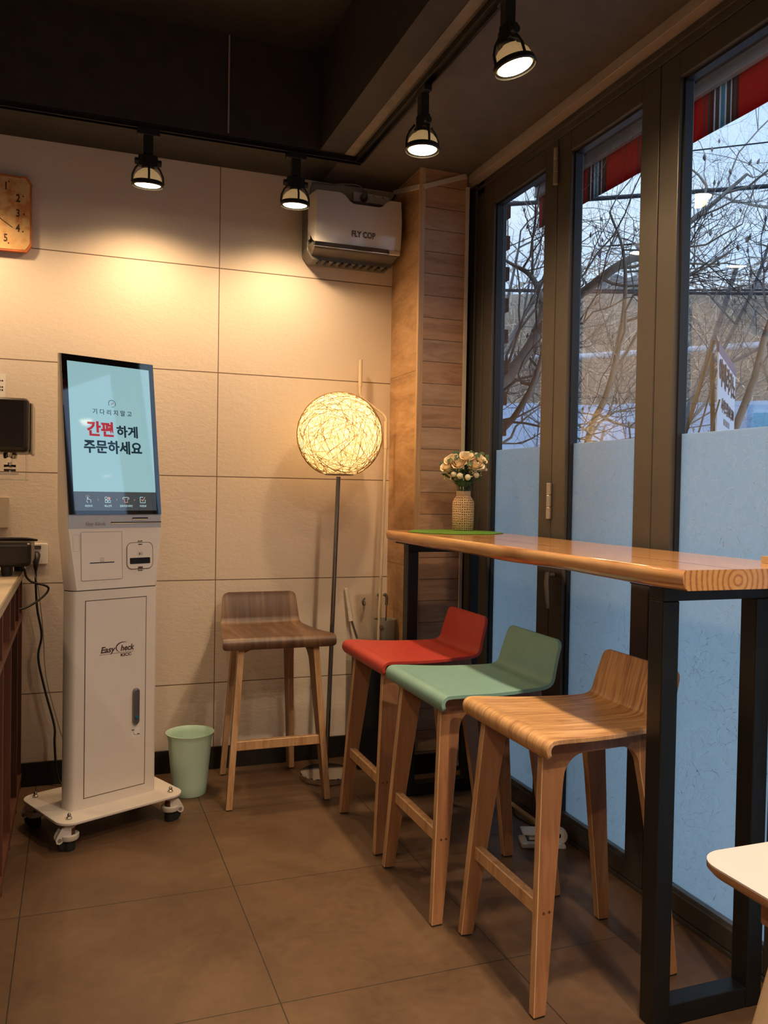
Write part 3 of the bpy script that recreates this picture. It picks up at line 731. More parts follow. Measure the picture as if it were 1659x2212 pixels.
for px, py, dp in ((-.078, .165, .04), (-.066, .178, .055), (-.07, .15, .04), (-.03, .195, .07), (.022, .205, .072), (.036, .188, .07), (.030, .172, .068), (-.052, .162, .06), (.066, .18, .045), (-.02, .19, .07)):
    c = spot_(px, py, dp)
    for q in range(9):
        d = Vector((brng.gauss(0, 1), brng.gauss(0, 1), brng.gauss(0, 1))).normalized(); leaf(lf, c, c+d*.011, .0022, Vector((0, 0, 1)), N=3)
lf.build('cream_sprigs', 'sprig_cream', b)['kind'] = 'stuff'
sm.build('stem', 'stem_green', b, smooth=60)
m = MB().box(-.028, .028, -.045, .045, 0, .016); m.box(-.024, .024, -.040, .040, .016, .0162)
ty = m.build('wooden_tray', 'tray_wood', loc=(1.568, -2.165, 1.0685), bevel=.002); tag(ty, 'small square wooden block on the near end of the bar table at the right edge', 'block')

# ------------------------------------------------------------------ white side table (bottom right corner)
t = empty('side_table', (1.27, -3.05, 0), 0, 'pale pink white table with wooden edge and splayed beige legs at the bottom right', 'table')
pl = rrect(-.45, .45, -.30, .305, .045, 8)
m = MB().prism(pl, XY, .7175, .7200); m.build('tabletop', 'table_laminate', t)
m = MB(); m.loft([[(x*s_, y*s_, z) for x, y in pl] for s_, z in ((.965, .699), (.985, .703), (1.0, .711), (1.0, .7175))]); m.build('table_rim', 'table_edge', t, smooth=50)
MB().box(-.385, .385, -.235, .245, .640, .699).build('apron', 'table_edge', t, bevel=.003)
for sx in (-1, 1):
    for sy in (-1, 1):
        MB().tube([(sx*.345, sy*.20, .685), (sx*.405, sy*.255, .34), (sx*.462, sy*.305, .001)], [.026, .020, .013], 18).build('leg', 'beige_leg', t, smooth=60)

# ------------------------------------------------------------------ kiosk
kz = radians(24.6)
k = empty('order_kiosk', (.111, -.4895, 0), kz, 'white self service order kiosk with a tall tilted touch screen on a wheeled base', 'kiosk')
def sect(z, hf, nf, hs, ns, nb, hb):
    """plan section in local x,y (front = -y)"""
    pts = [(-hf, -nf)]
    pts += [(-hf-(hs-hf)*q, -(nf-(nf-ns)*p_)) for q, p_ in ((.45, .12), (.8, .38), (1, .85), (1, 1.15))]
    pts += [(-hs+(hs-hb)*.45, -(ns-(ns-nb)*.62)), (-hb, -nb)]
    pts = pts + [(-x, y) for x, y in reversed(pts)]
    return [(x, y, z) for x, y in pts][::-1]
pl = rrect(-.236, .236, -.180, .180, .055, 8)
MB().prism(pl, XY, .094, .104).build('base_plate', 'kiosk_paint', k, bevel=.0025)
m = MB(); m.loft([sect(.104, .148, .085, .170, .037, -.05, .12), sect(.862, .148, .085, .170, .037, -.05, .12)]); body = m.build('lower_body', 'kiosk_paint', k, smooth=35)
m = MB(); m.loft([sect(.866, .148, .085, .170, .037, -.05, .12), sect(1.077, .1755, .077, .187, .028, -.05, .125), sect(1.128, .1755, .0745, .1875, .024, -.05, .125), sect(1.40, .1745, .035, .182, .005, -.05, .125), sect(1.684, .1735, .000, .1785, -.012, -.045, .12)])
m.build('upper_body', 'kiosk_paint', k, smooth=35)
m = MB(); m.loft([sect(.8605, .146, .083, .168, .035, -.048, .118), sect(.868, .146, .083, .168, .035, -.048, .118)]); m.build('body_seam', 'kiosk_seam', k)
# bolts and casters
for sx in (-1, 1):
    for sy in (-1, 1):
        x, y = sx*.192, sy*.138
        m = MB().lathe([(.0095, .104), (.0095, .110), (.008, .111), (.0062, .112), (.0062, .120), (.003, .1245), (.0001, .125)], 12, (x, y, 0)); m.build('cap_nut', 'bolt_metal', k, smooth=40)
        a = {(-1, -1): 2.9, (1, -1): -.35, (-1, 1): 2.2, (1, 1): .6}[(sx, sy)]; d = Vector((cos(a), sin(a), 0)); c = Vector((x, y, 0)); s2 = Vector((-d.y, d.x, 0))
        m = MB().lathe([(.0001, .094), (.026, .094), (.026, .084), (.020, .080), (.018, .076), (.0001, .076)], 20, (x, y, 0))
        # drop ring and side plates
        cc = c-d*.0; m.lathe([(.020, .040), (.030, .038), (.033, .044), (.033, .055), (.029, .058), (.020, .056), (.020, .040)], 24, (x, y, 0))
        for q in (-1, 1):
            p0 = c+s2*q*.017
            poly = [(-.004, .082), (.026, .082), (.040, .060), (.046, .046), (.043, .034), (.033, .030), (.024, .036), (.018, .052), (-.004, .056)]
            m.prism(poly, lambda u_, z_, a_, p0=p0, d=d, s2=s2: tuple(p0+d*u_+s2*a_+Vector((0, 0, z_))), -.003, .003)
        cs = m.build('caster', 'caster_white', k, smooth=35)
        ax = c+d*.033+Vector((0, 0, .044))
        w1 = ax; m = MB().tube([w1-s2*.0215, w1+s2*.0215], .0065, 12); m.build('axle_bolt', 'bolt_metal', cs)
        wc = c+d*.012+Vector((0, 0, .026)); m = MB().tube([wc-s2*.012, wc-s2*.010, wc+s2*.010, wc+s2*.012], [.022, .0255, .0255, .022], 24); m.build('wheel', 'black_rubber', cs, smooth=40)
        m = MB().lathe([(.0001, .0005), (.019, .001), (.021, .008), (.019, .036), (.0001, .038)], 20, (x, y, 0)); m.build('levelling_foot', 'black_rubber', cs, smooth=40)
        m = MB().lathe([(.017, .056), (.0185, .058), (.0185, .074), (.017, .076)], 20, (x, y, 0)); m.build('adjusting_wheel', 'shelf_wood', cs, smooth=40)
# door
fy = -.085
pl = [(-.115, .142), (.113, .142), (.113, .826), (-.115, .826)]
dr = MB().prism(pl, XZ, fy+.002, fy-.0012).build('door', 'kiosk_paint', k)
m = MB(); 
for (x0, x1, z0_, z1_) in ((-.118, -.115, .139, .829), (.113, .116, .139, .829), (-.118, .116, .139, .142), (-.118, .116, .826, .829)): m.box(x0, x1, fy-.0004, fy+.002, z0_, z1_)
m.build('door_gap', 'kiosk_seam', dr)
RX = (pi/2, 0, 0)
text('maker_logo', 'Easy', .030, 'kiosk_print', dr, (-.0350, fy-.0016, .6490), RX, off=.0008, shear=.22)
text('maker_logo', 'heck', .029, 'kiosk_print', dr, (.0395, fy-.0016, .6490), RX, off=.0008, shear=.22, sx=.92)
text('maker_logo', 'KICC', .0145, 'kiosk_print', dr, (.036, fy-.0016, .6245), RX, off=.0005, sx=1.25)
m = MB()
arc = [(.0255+.0275*cos(a), .6525+.0185*sin(a)) for a in [radians(62+i*180/24) for i in range(25)]]
for i in range(24):
    wd = .0036*sin(pi*(i+.5)/24)+.0006; sm_ = MB(); stroke(sm_, [arc[i], arc[i+1]], wd, 0); m.add([(p[0], fy-.0018, p[1]) for p in sm_.v], sm_.f)
m.box(-.064, .066, fy-.0018, fy-.0012, .6335, .6345); m.build('logo_swoosh', 'kiosk_print', dr)
# door handle
m = MB(); hp = [(-.0125, .3185), (-.008, .310), (0, .305), (.008, .310), (.0125, .3185), (.0125, .426)]+[(.0125*cos(a), .426+.0125*sin(a)) for a in [pi*q/8 for q in range(1, 8)]]+[(-.0125, .426)]
m.prism([(x+.075, z+.06) for x, z in hp], XZ, fy-.001, fy-.012); hd = m.build('door_handle', 'handle_metal', dr, bevel=.003)
m = MB().prism([(x*.72+.075, (z-.372)*.82+.441) for x, z in hp], XZ, fy-.012, fy-.0155); m.build('lever', 'handle_metal', hd, bevel=.002)
m = MB().tube([(.075, fy-.010, .394), (.075, fy-.0165, .394)], .0065, 16); m.build('lock_button', 'lock_blue', hd)
m = MB().prism(rrect(.060, .094, .318, .352, .005), XZ, fy-.001, fy-.0018); stk = m.build('sticker', 'white_plastic', dr)
m = MB(); stp = [(.0675, .340), (.069, .334), (.072, .3295), (.077, .327), (.081, .3265)]
q_ = MB(); stroke(q_, stp, .0012, 0); m.add([(p[0], fy-.0021, p[1]) for p in q_.v], q_.f); m.build('arrow_mark', 'kiosk_print', stk)
marks('small_print', (.7, .7), .005, 'kiosk_print', stk, (.066, fy-.0021, .346), .3); marks('small_print', (.7, .7), .005, 'kiosk_print', stk, (.0875, fy-.0021, .3285), .3)
# silver band
def front_n(z):  # front plane of the head section
    return .085-(z-.866)/(1.077-.866)*.008
m = MB(); yb_ = -.0735
m.loft([[(-.1758, -.0772, 1.078), (.1758, -.0772, 1.078), (.1758, -.06, 1.078), (-.1758, -.06, 1.078)], [(-.1758, -.0762, 1.1265), (.1758, -.0762, 1.1265), (.1758, -.06, 1.1265), (-.1758, -.06, 1.1265)]])
bd = m.build('silver_band', 'kiosk_silver', k)
yf = -.0782
MB().prism(rrect(.060, .122, 1.1085, 1.1155, .003), XZ, yf+.001, yf).build('card_slot', 'kiosk_slot', bd)
MB().prism(rrect(.060, .121, 1.1065, 1.1105, .0018), XZ, yf+.001, yf-.0010).build('slot_lip', 'cream_rod', bd)
MB().box(-.022, .1757, yf, yf+.001, 1.0965, 1.1000).build('reader_slot', 'kiosk_slot', bd)
MB().prism([(-.022, 1.0925), (.06, 1.0925), (.075, 1.0945), (.1757, 1.0950), (.1757, 1.0965), (-.022, 1.0965)], XZ, yf+.001, yf-.0005).build('slot_lip', 'cream_rod', bd)
text('brand_print', 'Easy Kiosk', .017, 'kiosk_faint_print', bd, (-.078, yf-.0002, 1.0945), RX, off=.0003, shear=.15)
# printer panel and card reader on the upper body
def fpt(x, z, out=0.0): return (x, -front_n(z)-out, z)
FZ = lambda p, q, a: (p, -front_n(q)-a, q)
def outline(pts, wd, mname, nm, par, out=.0006):
    q = MB(); stroke(q, pts, wd, 0, True); MB().add([fpt(p[0], p[1], out) for p in q.v], q.f).build(nm, mname, par)
MB().prism(rrect(-.132, .020, .898, 1.066, .005), FZ, -.001, .0010).build('printer_panel', 'kiosk_paint', k)
outline(rrect(-.132, .020, .898, 1.066, .005), .0011, 'kiosk_seam', 'panel_outline', k, .0012)
outline(rrect(-.160, -.137, 1.000, 1.058, .004), .0008, 'kiosk_faint_print', 'side_outline', k)
MB().prism([(-.101, .9568), (-.010, .9568), (-.010, .9600), (-.101, .9600)], FZ, 0, .0014).build('paper_slot', 'kiosk_slot', k)
q = MB(); stroke(q, rrect(-.062, -.050, .965, .974, .001, 2), .0008, 0, True); stroke(q, [(-.064, .9625), (-.047, .9625)], .0010, 0); stroke(q, [(-.059, .9695), (-.053, .9695)], .0008, 0)
MB().add([fpt(p[0], p[1], .0013) for p in q.v], q.f).build('receipt_icon', 'kiosk_print', k)
rd = MB().prism(rrect(.038, .140, .930, 1.025, .020), FZ, -.001, .0022).build('card_reader', 'kiosk_paint', k)
outline(rrect(.038, .140, .930, 1.025, .020), .0018, 'kiosk_print', 'reader_outline', rd, .0025)
MB().prism(rrect(.049, .129, .948, .970, .003), FZ, .001, .0028).build('reader_mouth', 'kiosk_slot', rd)
MB().prism(rrect(.125, .133, .949, .971, .003), FZ, .001, .0026).build('mouth_edge', 'cream_rod', rd)
MB().prism(rrect(.082, .097, 1.0165, 1.0195, .001), FZ, .001, .0030).build('status_light', 'kiosk_slot', rd)
q = MB(); stroke(q, [(.0895+.010*cos(a), .984+.0065*sin(a)) for a in [2*pi*i/16 for i in range(16)]], .0006, 0, True); stroke(q, [(.085, .984), (.089, .987), (.089, .981), (.085, .984)], .002, 0); stroke(q, [(.0935, .987), (.095, .984), (.0935, .981)], .001, 0)
MB().add([fpt(p[0], p[1], .0028) for p in q.v], q.f).build('tap_icon', 'kiosk_print', rd)
marks('small_print', (1.6, .8, 1.6), .0035, 'kiosk_print', rd, (.0895, -.0815, 1.030), .5)
marks('small_print', (.9, .9, .9), .0060, 'kiosk_print', rd, (.0895, -.0868, .935), .15)
marks('small_print', (1.6, 1.0, 2.0), .0032, 'kiosk_print', rd, (.0895, -.0848, .924), .5)
# screen
tilt = math.atan2(.0745, .556); W2, H2 = .1750, .560
sc = MB().prism(rrect(-W2, W2, 0, H2, .002, 2), XY, 0, .0050).build('screen_panel', 'bezel_glass', k, loc=(0, -.0755, 1.1265)); sc.rotation_euler = (pi/2-tilt, 0, 0)
zt_ = .0052
MB().prism([(-W2+.019, .080), (W2-.019, .080), (W2-.019, H2-.023), (-W2+.019, H2-.023)], XY, .003, zt_).build('display', 'screen_teal', sc)
MB().prism([(-W2+.019, .0135), (W2-.019, .0135), (W2-.019, .080), (-W2+.019, .080)], XY, .003, zt_).build('display_footer', 'screen_navy', sc)
za = zt_+.0001
def sx_(f): return -W2+2*W2*f
def sy_(f): return H2*(1-f)
text('screen_text', '기다리지말고', .0215, 'screen_ink', sc, (sx_(.508), sy_(.350), za), ext=.0001, off=.0003, spacing=1.60)
text('screen_text', '간편', .056, 'screen_red', sc, (sx_(.372), sy_(.466), za), ext=.0001, off=.0014, sx=1.0, bold=.0010)
text('screen_text', '하게', .045, 'screen_ink', sc, (sx_(.664), sy_(.472), za), ext=.0001, off=.0009, sx=1.04, bold=.0008)
text('screen_text', '주문하세요', .050, 'screen_ink', sc, (sx_(.500), sy_(.578), za), ext=.0001, off=.0009, sx=.97, bold=.0010)
q = MB(); stroke(q, [(sx_(.508)+.0135*cos(a), sy_(.289)+.0120*sin(a)) for a in [radians(-35+i*250/22) for i in range(23)]], .0020, za)
for a in (-75, -95, -52): stroke(q, [(sx_(.508)+.012*cos(radians(a)), sy_(.289)+.012*sin(radians(a))), (sx_(.508)+.0135*cos(radians(a)), sy_(.289)+.0135*sin(radians(a)))], .0022, za)
q.build('gauge_icon', 'screen_ink', sc)
q = MB(); stroke(q, [(sx_(.508)-.003, sy_(.289)-.003), (sx_(.508)+.006, sy_(.289)+.004)], .0022, za); q.build('gauge_needle', 'screen_red', sc)
iy = .0515; ix = [sx_(f) for f in (.203, .406, .604, .792)]
q = MB()   # hand
stroke(q, [(ix[0]-.008, iy-.004), (ix[0]-.004, iy-.008), (ix[0]-.003, iy-.011)], .0013, za); stroke(q, [(ix[0]-.004, iy-.002), (ix[0]-.004, iy+.009), (ix[0]-.001, iy+.009), (ix[0]-.001, iy+.002), (ix[0]+.003, iy+.002), (ix[0]+.0035, iy+.001), (ix[0]+.007, iy), (ix[0]+.009, iy-.002), (ix[0]+.008, iy-.010)], .0013, za)
for dx, dy in ((-.0055, -.0055), (.0055, -.0055), (-.0055, .0055)): stroke(q, rrect(ix[1]+dx-.0042, ix[1]+dx+.0042, iy+dy-.0042, iy+dy+.0042, .0016, 2), .0014, za, True)
stroke(q, [(ix[2]-.009, iy+.002), (ix[2]-.012, iy+.004), (ix[2]-.012, iy+.007), (ix[2]-.009, iy+.009), (ix[2]+.009, iy+.009), (ix[2]+.012, iy+.007), (ix[2]+.012, iy+.004), (ix[2]+.009, iy+.002)], .0014, za)
stroke(q, [(ix[3]+.002, iy+.010), (ix[3]-.009, iy+.010), (ix[3]-.010, iy+.009), (ix[3]-.010, iy-.009), (ix[3]-.009, iy-.010), (ix[3]+.009, iy-.010), (ix[3]+.010, iy-.009), (ix[3]+.010, iy+.001)], .0015, za)
q.build('footer_icon', 'screen_white', sc)
q = MB(); stroke(q, [(ix[2]-.006, iy+.006), (ix[2]-.006, iy-.009), (ix[2]+.006, iy-.009), (ix[2]+.006, iy+.006)], .0016, za+.0001); stroke(q, [(ix[3]-.005, iy+.002), (ix[3], iy-.004), (ix[3]+.009, iy+.010)], .0022, za+.0001)
q.add([(ix[1]+.0055+.0047*cos(2*pi*i/12), iy+.0055+.0047*sin(2*pi*i/12), za) for i in range(12)], [tuple(range(12))])
stroke(q, [(ix[0]-.0025+.007*cos(a), iy+.009+.006*sin(a)) for a in [radians(10+i*20) for i in range(9)]], .0009, za)
for f in (.305, .505, .700): x_ = sx_(f); stroke(q, [(x_-.0015, iy+.003), (x_+.0015, iy), (x_-.0015, iy-.003)], .0010, za)
q.build('footer_icon', 'screen_orange', sc)
for x_, s_ in zip(ix, ('화면터치', '메뉴선택', '결제/주문서확인', '주문완료')): text('screen_text', s_, .0088, 'screen_white', sc, (x_, .0290, za), ext=.0001, sx=.85)

# ------------------------------------------------------------------ waste bin
m = MB(); m.lathe([(.0001, 0), (.064, 0), (.0665, .004), (.070, .04), (.0865, .222), (.0905, .238), (.0945, .2445), (.0955, .2475), (.0935, .2480), (.0885, .241), (.0845, .224), (.068, .05), (.063, .006), (.0001, .006)], 48)
o = m.build('waste_bin', 'mint_plastic', smooth=50, loc=(.445, -.275, .001)); tag(o, 'empty pale mint green plastic waste bin on the floor between kiosk and wall', 'waste bin')

# ------------------------------------------------------------------ floor lamp
L = empty('floor_lamp', (1.020, -.262, 0), 0, 'floor lamp with a glowing woven string globe on a thin metal pole', 'floor lamp')
MB().lathe([(.0001, .001), (.108, .001), (.1105, .004), (.1105, .024), (.108, .0275), (.02, .031), (.0001, .031)], 64).build('base', 'chrome', L, smooth=30)
m = MB().tube([(0, 0, .03), (.034, 0, 1.285)], .0095, 16); m.build('pole', 'lamp_pole_metal', L, smooth=60)
GC = Vector((.037, 0, 1.462)); GR = .183
MB().lathe([(.0001, -.172), (.058, -.172), (.066, -.166), (.066, -.163), (.0001, -.163)], 40, GC).build('shade_collar', 'trunking_plastic', L, smooth=40)
m = MB(); prof = [(GR*.975*sin(a), -GR*.975*cos(a)) for a in [radians(22+i*158/28) for i in range(29)]]; prof[-1] = (.0005, prof[-1][1])
m.lathe(prof, 56, GC); sh = m.build('lamp_shade', 'shade_skin', L, smooth=80)
trng = random.Random(9); m = MB()
for i in range(300):
    ax = Vector((trng.gauss(0, 1), trng.gauss(0, 1), trng.gauss(0, .8))).normalized(); u_ = ax.orthogonal().normalized(); v_ = ax.cross(u_); off = trng.uniform(-.55, .55); rr_ = sqrt(1-off*off); a0 = trng.uniform(0, 2*pi); sp = trng.uniform(1.2, 3.4); N = int(10*sp/1.6)+6; pts = []
    R_ = GR*trng.uniform(.985, 1.0)
    for q in range(N+1):
        a = a0+sp*q/N; p = (ax*off+(u_*cos(a)+v_*sin(a))*rr_)*R_
        if p.z < -.166: 
            if len(pts) > 2: m.tube(pts, .00085, 3, cap=False)
            pts = []; continue
        pts.append(GC+p)
    if len(pts) > 2: m.tube(pts, .00085, 3, cap=False)
m.build('string_weave', 'shade_thread', sh)
MB().ball(GC+Vector((0, 0, -.02)), .032, 12).build('bulb', 'globe_bulb_glow', L, smooth=80)
MB().tube([GC+Vector((0, 0, -.163)), GC+Vector((0, 0, -.055))], .014, 12).build('bulb_socket', 'white_plastic', L, smooth=60)
ld = bpy.data.lights.new('globe_light', 'POINT'); ld.energy = GLOBE_W; ld.color = (1, .70, .36); ld.shadow_soft_size = .05
lo = bpy.data.objects.new('globe_light', ld); COL.objects.link(lo); lo.parent = L; lo.location = GC+Vector((0, 0, .03))

# ------------------------------------------------------------------ insect trap, backing board and power strip
t = empty('insect_trap', (1.146, 0, 2.212), 0, 'glossy white wall mounted insect trap above the floor lamp', 'insect trap')
# local x -.21..+.21, y negative outwards, z from 0
m = MB(); bk = [(-.203, .300), (-.203, .055), (-.190, .034), (-.176, .018), (.185, .018), (.200, .04), (.200, .300)]
m.prism(bk, XZ, -.012, -.105); m.build('grey_housing', 'fly_grey', t, bevel=.004)
m = MB(); m.loft([[(-.176, -.04, .018), (.180, -.04, .018), (.196, -.165, .054), (-.188, -.165, .054)], [(-.205, -.04, .075), (.205, -.04, .075), (.205, -.178, .075), (-.198, -.178, .075)]]); m.build('glue_tray', 'fly_grey', t)
m = MB()
for q in range(10): m.box(-.150+q*.034, -.138+q*.034, -.110, -.060, .012, .020)
m.build('tray_vent', 'black_paint', t)
top = [(-.205, .288), (-.180, .300), (-.075, .302), (-.055, .292), (-.035, .268), (-.018, .258), (.100, .258), (.116, .264), (.138, .288), (.152, .296), (.205, .296)]
cov = [(-.205, .110), (-.190, .080), (.205, .080)]
def FY(p, q, a):   # the cover bulges: the left edge wraps back
    yy = -.175 - .012*sin(pi*(q-.08)/.22) - a
    if p < -.185: yy += .06*((-.185-p)/.02)
    return (p, yy, q)
m = MB(); NX = 60; g_ = []
def ztop(x):
    for (xa, za_), (xb, zb_) in zip(top[:-1], top[1:]):
        if xa <= x <= xb: return za_+(zb_-za_)*(x-xa)/(xb-xa)
    return .296
def zbot(x): return .080 if x > -.188 else .080+.06*min(1, (-.188-x)/.017)
rows = 10; front = []
for i in range(NX+1):
    x = -.205+.41*i/NX; a_, b_ = zbot(x), ztop(x)
    for j in range(rows+1): q = a_+(b_-a_)*j/rows; front.append(FY(x, q, 0))
fs = [(i*(rows+1)+j, (i+1)*(rows+1)+j, (i+1)*(rows+1)+j+1, i*(rows+1)+j+1) for i in range(NX) for j in range(rows)]
m.add(front, fs); back = [(p[0], p[1]+.006, p[2]) for p in front]; m.add(back, [f[::-1] for f in fs]); o_ = len(front); R1 = rows+1
rimi = [i*R1 for i in range(NX+1)]+[NX*R1+j for j in range(1, R1)]+[i*R1+rows for i in range(NX-1, -1, -1)]+[j for j in range(rows-1, 0, -1)]
for a_, b_ in zip(rimi, rimi[1:]+rimi[:1]): m.f.append((a_, a_+o_, b_+o_, b_)); m.m.append(0)
m.box(.199, .205, -.172, -.105, .080, .292)
cv = m.build('front_cover', 'fly_white', t, smooth=35)
m = MB().box(-.201, -.195, -.125, -.02, .10, .285); m.build('side_wall', 'fly_white', t)
text('brand_lettering', 'FLY COP', .036, 'fly_grey', cv, (.028, -.1850, .128), RX, off=.0012, sx=.78)
MB().box(-.192, .148, -.183, -.150, .058, .080).build('chrome_strip', 'fly_chrome', t, bevel=.003)
MB().box(.150, .203, -.181, -.150, .060, .079).build('end_block', 'fly_white', t, bevel=.003)
MB().box(-.028, .10, -.150, -.11, .225, .275).build('lamp_panel', 'appliance_grey', t)
bb = MB().box(-.20, .18, -.010, 0, 0, .19); o = bb.build('backing_board', 'board_grey', loc=(1.185, -.0005, 2.415), bevel=.002); tag(o, 'grey painted board on the wall behind the insect trap', 'board')
ps = empty('power_strip', (1.258, -.0115, 2.548), radians(0), 'white three socket power strip above the insect trap', 'power strip'); ps.rotation_euler = (0, radians(2), 0)
MB().prism(rrect(-.088, .085, -.026, .026, .006), XZ, 0, -.034).build('strip_body', 'white_plastic', ps, bevel=.003)
for q in range(3):
    c = -.040+q*.046; m = MB()
    m.lathe([(.0185, 0), (.0195, -.001), (.0195, .002), (.0185, .002), (.0165, -.004), (.0001, -.004)], 24); m.v = [(c+a, -.034-z, b_) for a, b_, z in m.v]
    s_ = m.build('socket', 'trunking_plastic', ps, smooth=40)
    m = MB()
    for dx in (-.006, .006): m.tube([(c+dx, -.0295, 0), (c+dx, -.0305, 0)], .0022, 8)
    m.box(c-.002, c+.002, -.036, -.0335, .0145, .018); m.box(c-.002, c+.002, -.036, -.0335, -.018, -.0145); m.build('socket_hole', 'black_paint', s_)
pg = empty('power_plug', (1.218, -.046, 2.548), 0, 'grey round plug in the left socket of the power strip, its cord looping left', 'plug')
m = MB().tube([(0, 0, 0), (0, -.012, 0), (-.003, -.030, .010), (-.008, -.036, .022)], [.0165, .0165, .011, .006], 18); m.build('plug_body', 'grey_rubber', pg, smooth=50)
MB().tube(spline([(-.008, -.036, .022), (-.035, -.030, .044), (-.090, -.015, .047), (-.165, .018, .047), (-.222, .024, .045), (-.240, .026, .02), (-.245, .026, -.08), (-.250, .026, -.20), (-.245, .022, -.285), (-.235, .020, -.305)], 6), .0032, 8).build('cord', 'cable_grey', pg, smooth=70)
o = MB().tube(spline([(1.345, -.03, 2.540), (1.352, -.03, 2.545), (1.366, -.03, 2.572), (1.377, -.035, 2.590)], 4), .004, 8).build('power_cable', 'cable_black', recentre=True, smooth=70); tag(o, 'short black cable from the power strip into the white trunking', 'cable')

# ------------------------------------------------------------------ things in the corner by the lamp
o = MB().box(-.09, .09, -.060, .060, 0, .55).build('storage_bin', 'bin_black', loc=(1.272, -.150, .001), bevel=.004); tag(o, 'tall narrow black bin in the corner behind the red stool', 'bin')
cn = empty('canister', (1.325, -.125, .5515), 0, 'grey round canister with a small metal lock on the black corner bin', 'canister')
MB().lathe([(.0001, 0), (.0495, 0), (.0505, .003), (.0505, .094), (.0495, .097), (.0475, .094), (.0475, .006), (.0001, .006)], 40).build('canister_body', 'canister_grey', cn, smooth=40)
m = MB().tube([(-.030, -.0405, .068), (-.032, -.0455, .068)], .0085, 16); m.tube([(-.032, -.0455, .068), (-.0325, -.047, .068)], .0045, 12); m.build('lock', 'bolt_metal', cn)
for dx, dy, hx, nm in ((-.018, .008, -.002, 'thin grey headed brush standing in the canister, beside the cream crank rod'), (.010, .012, .012, 'bent grey headed brush standing in the canister, nearer the wooden column')):
    br = empty('cleaning_brush', (1.325+dx, -.125+dy, .5585), 0, nm, 'brush')
    MB().tube([(0, 0, 0), (hx*.5, .01, .165)], .0032, 8).build('brush_handle', 'lamp_pole_metal', br, smooth=60)
    MB().tube(spline([(hx*.5, .01, .150), (hx*.55, .01, .185), (hx*.2-.004, .01, .199), (hx*.2-.010, .01, .192)], 4), [.0070]*9+[.0065]*3+[.004], 10).build('brush_head', 'brush_grey', br, smooth=60)
o = MB().tube(spline([(1.268, -.006, .715), (1.262, -.03, .705), (1.250, -.045, .705), (1.244, -.05, .718), (1.250, -.05, .733), (1.256, -.05, .735)], 4), .0045, 8).build('wall_hook', 'brush_grey', recentre=True, smooth=60); tag(o, 'small curled dark grey wall hook beside the cream crank rod', 'hook')
du = empty('duster', (1.218, -.060, .5525), 0, 'white handled rod leaning on the wall behind the red stool', 'duster')
MB().tube([(0, 0, 0), (-.024, .02, .085)], .0055, 10).build('rod', 'lamp_pole_metal', du, smooth=60)
MB().tube([(-.024, .02, .080), (-.0245, .0202, .084), (-.030, .026, .13), (-.040, .035, .195), (-.045, .038, .222)], [.0120, .0105, .0105, .0085, .0065], 14).build('handle', 'trunking_plastic', du, smooth=60)
MB().tube([(-.0455, .0385, .222), (-.0462, .039, .228)], .0068, 14).build('handle_cap', 'paper_white', du)
# awning crank rod
cr_ = empty('awning_crank', (1.285, -.16, .556), 0, 'cream awning crank rod with a bent handle leaning in the corner', 'crank rod')
O = Vector((1.285, -.16, .556))
w0 = [Vector(p)-O for p in ((1.283, -.165, .556), (1.330, -.090, 1.44), (1.330, -.088, 1.555), (1.305, -.075, 1.588), (1.235, -.05, 1.640), (1.218, -.045, 1.668), (1.218, -.043, 1.70), (1.2185, -.043, 1.822))]
MB().tube([w0[0], w0[1], w0[1]+(w0[2]-w0[1])*.6], .0068, 10).build('rod', 'cream_rod', cr_, smooth=60)
MB().tube(spline([w0[1]+(w0[2]-w0[1])*.6, w0[2], w0[3], w0[4], w0[5], w0[6], w0[7]], 5), .0062, 10).build('crank_arm', 'cream_rod', cr_, smooth=60)
MB().tube([w0[1]-(w0[1]-w0[0]).normalized()*.02, w0[1], w0[2]-Vector((0, 0, .01))], .0090, 12).build('grip', 'cream_rod', cr_, smooth=60)
MB().tube([w0[6], w0[7]], .0088, 12).build('grip', 'cream_rod', cr_, smooth=60)

# ------------------------------------------------------------------ floor bits near the window
o = MB().box(-.010, .010, -.16, .16, 0, .010).build('wood_strip', 'rope_strip', loc=(1.622, -.845, .0005)); tag(o, 'thin bare wood strip lying along the window sill on the floor', 'wood strip')
o = MB().tube(spline([(1.60, -.60, .005), (1.60, -.70, .004), (1.615, -.80, .004), (1.585, -.90, .004), (1.60, -1.0, .004)], 6), .0035, 8).build('floor_cable', 'cable_black', recentre=True, smooth=60); tag(o, 'black cable lying on the floor beside the window', 'cable')
gd = empty('plastic_gadget', (1.53, -1.13, 0), radians(-20), 'small white plastic holder on the floor behind the oak stool', 'gadget')
MB().prism(rrect(-.055, .085, -.055, -.033, .009), XY, .002, .020).build('base_bar', 'white_plastic', gd, bevel=.003)
MB().prism(rrect(-.055, -.03, -.055, .03, .009), XY, .002, .016).build('base_bar', 'white_plastic', gd, bevel=.003)
m = MB().prism(rrect(-.045, .035, -.02, .05, .003), XY, .034, .038); m.build('square_plate', 'white_plastic', gd)
m = MB().box(-.02, .0, .0, .02, .010, .034); m.build('plate_post', 'white_plastic', gd)
m = MB().tube([(.085, -.02, .030), (.085, .008, .030)], .026, 24); rc = m.build('round_head', 'white_plastic', gd, smooth=40, bevel=.002)
MB().tube([(.078, -.0215, .034), (.078, -.0195, .034)], .009, 16).build('lens', 'black_paint', rc)
MB().prism(rrect(.03, .10, -.05, .02, .009), XY, .001, .006).build('head_foot', 'white_plastic', gd)

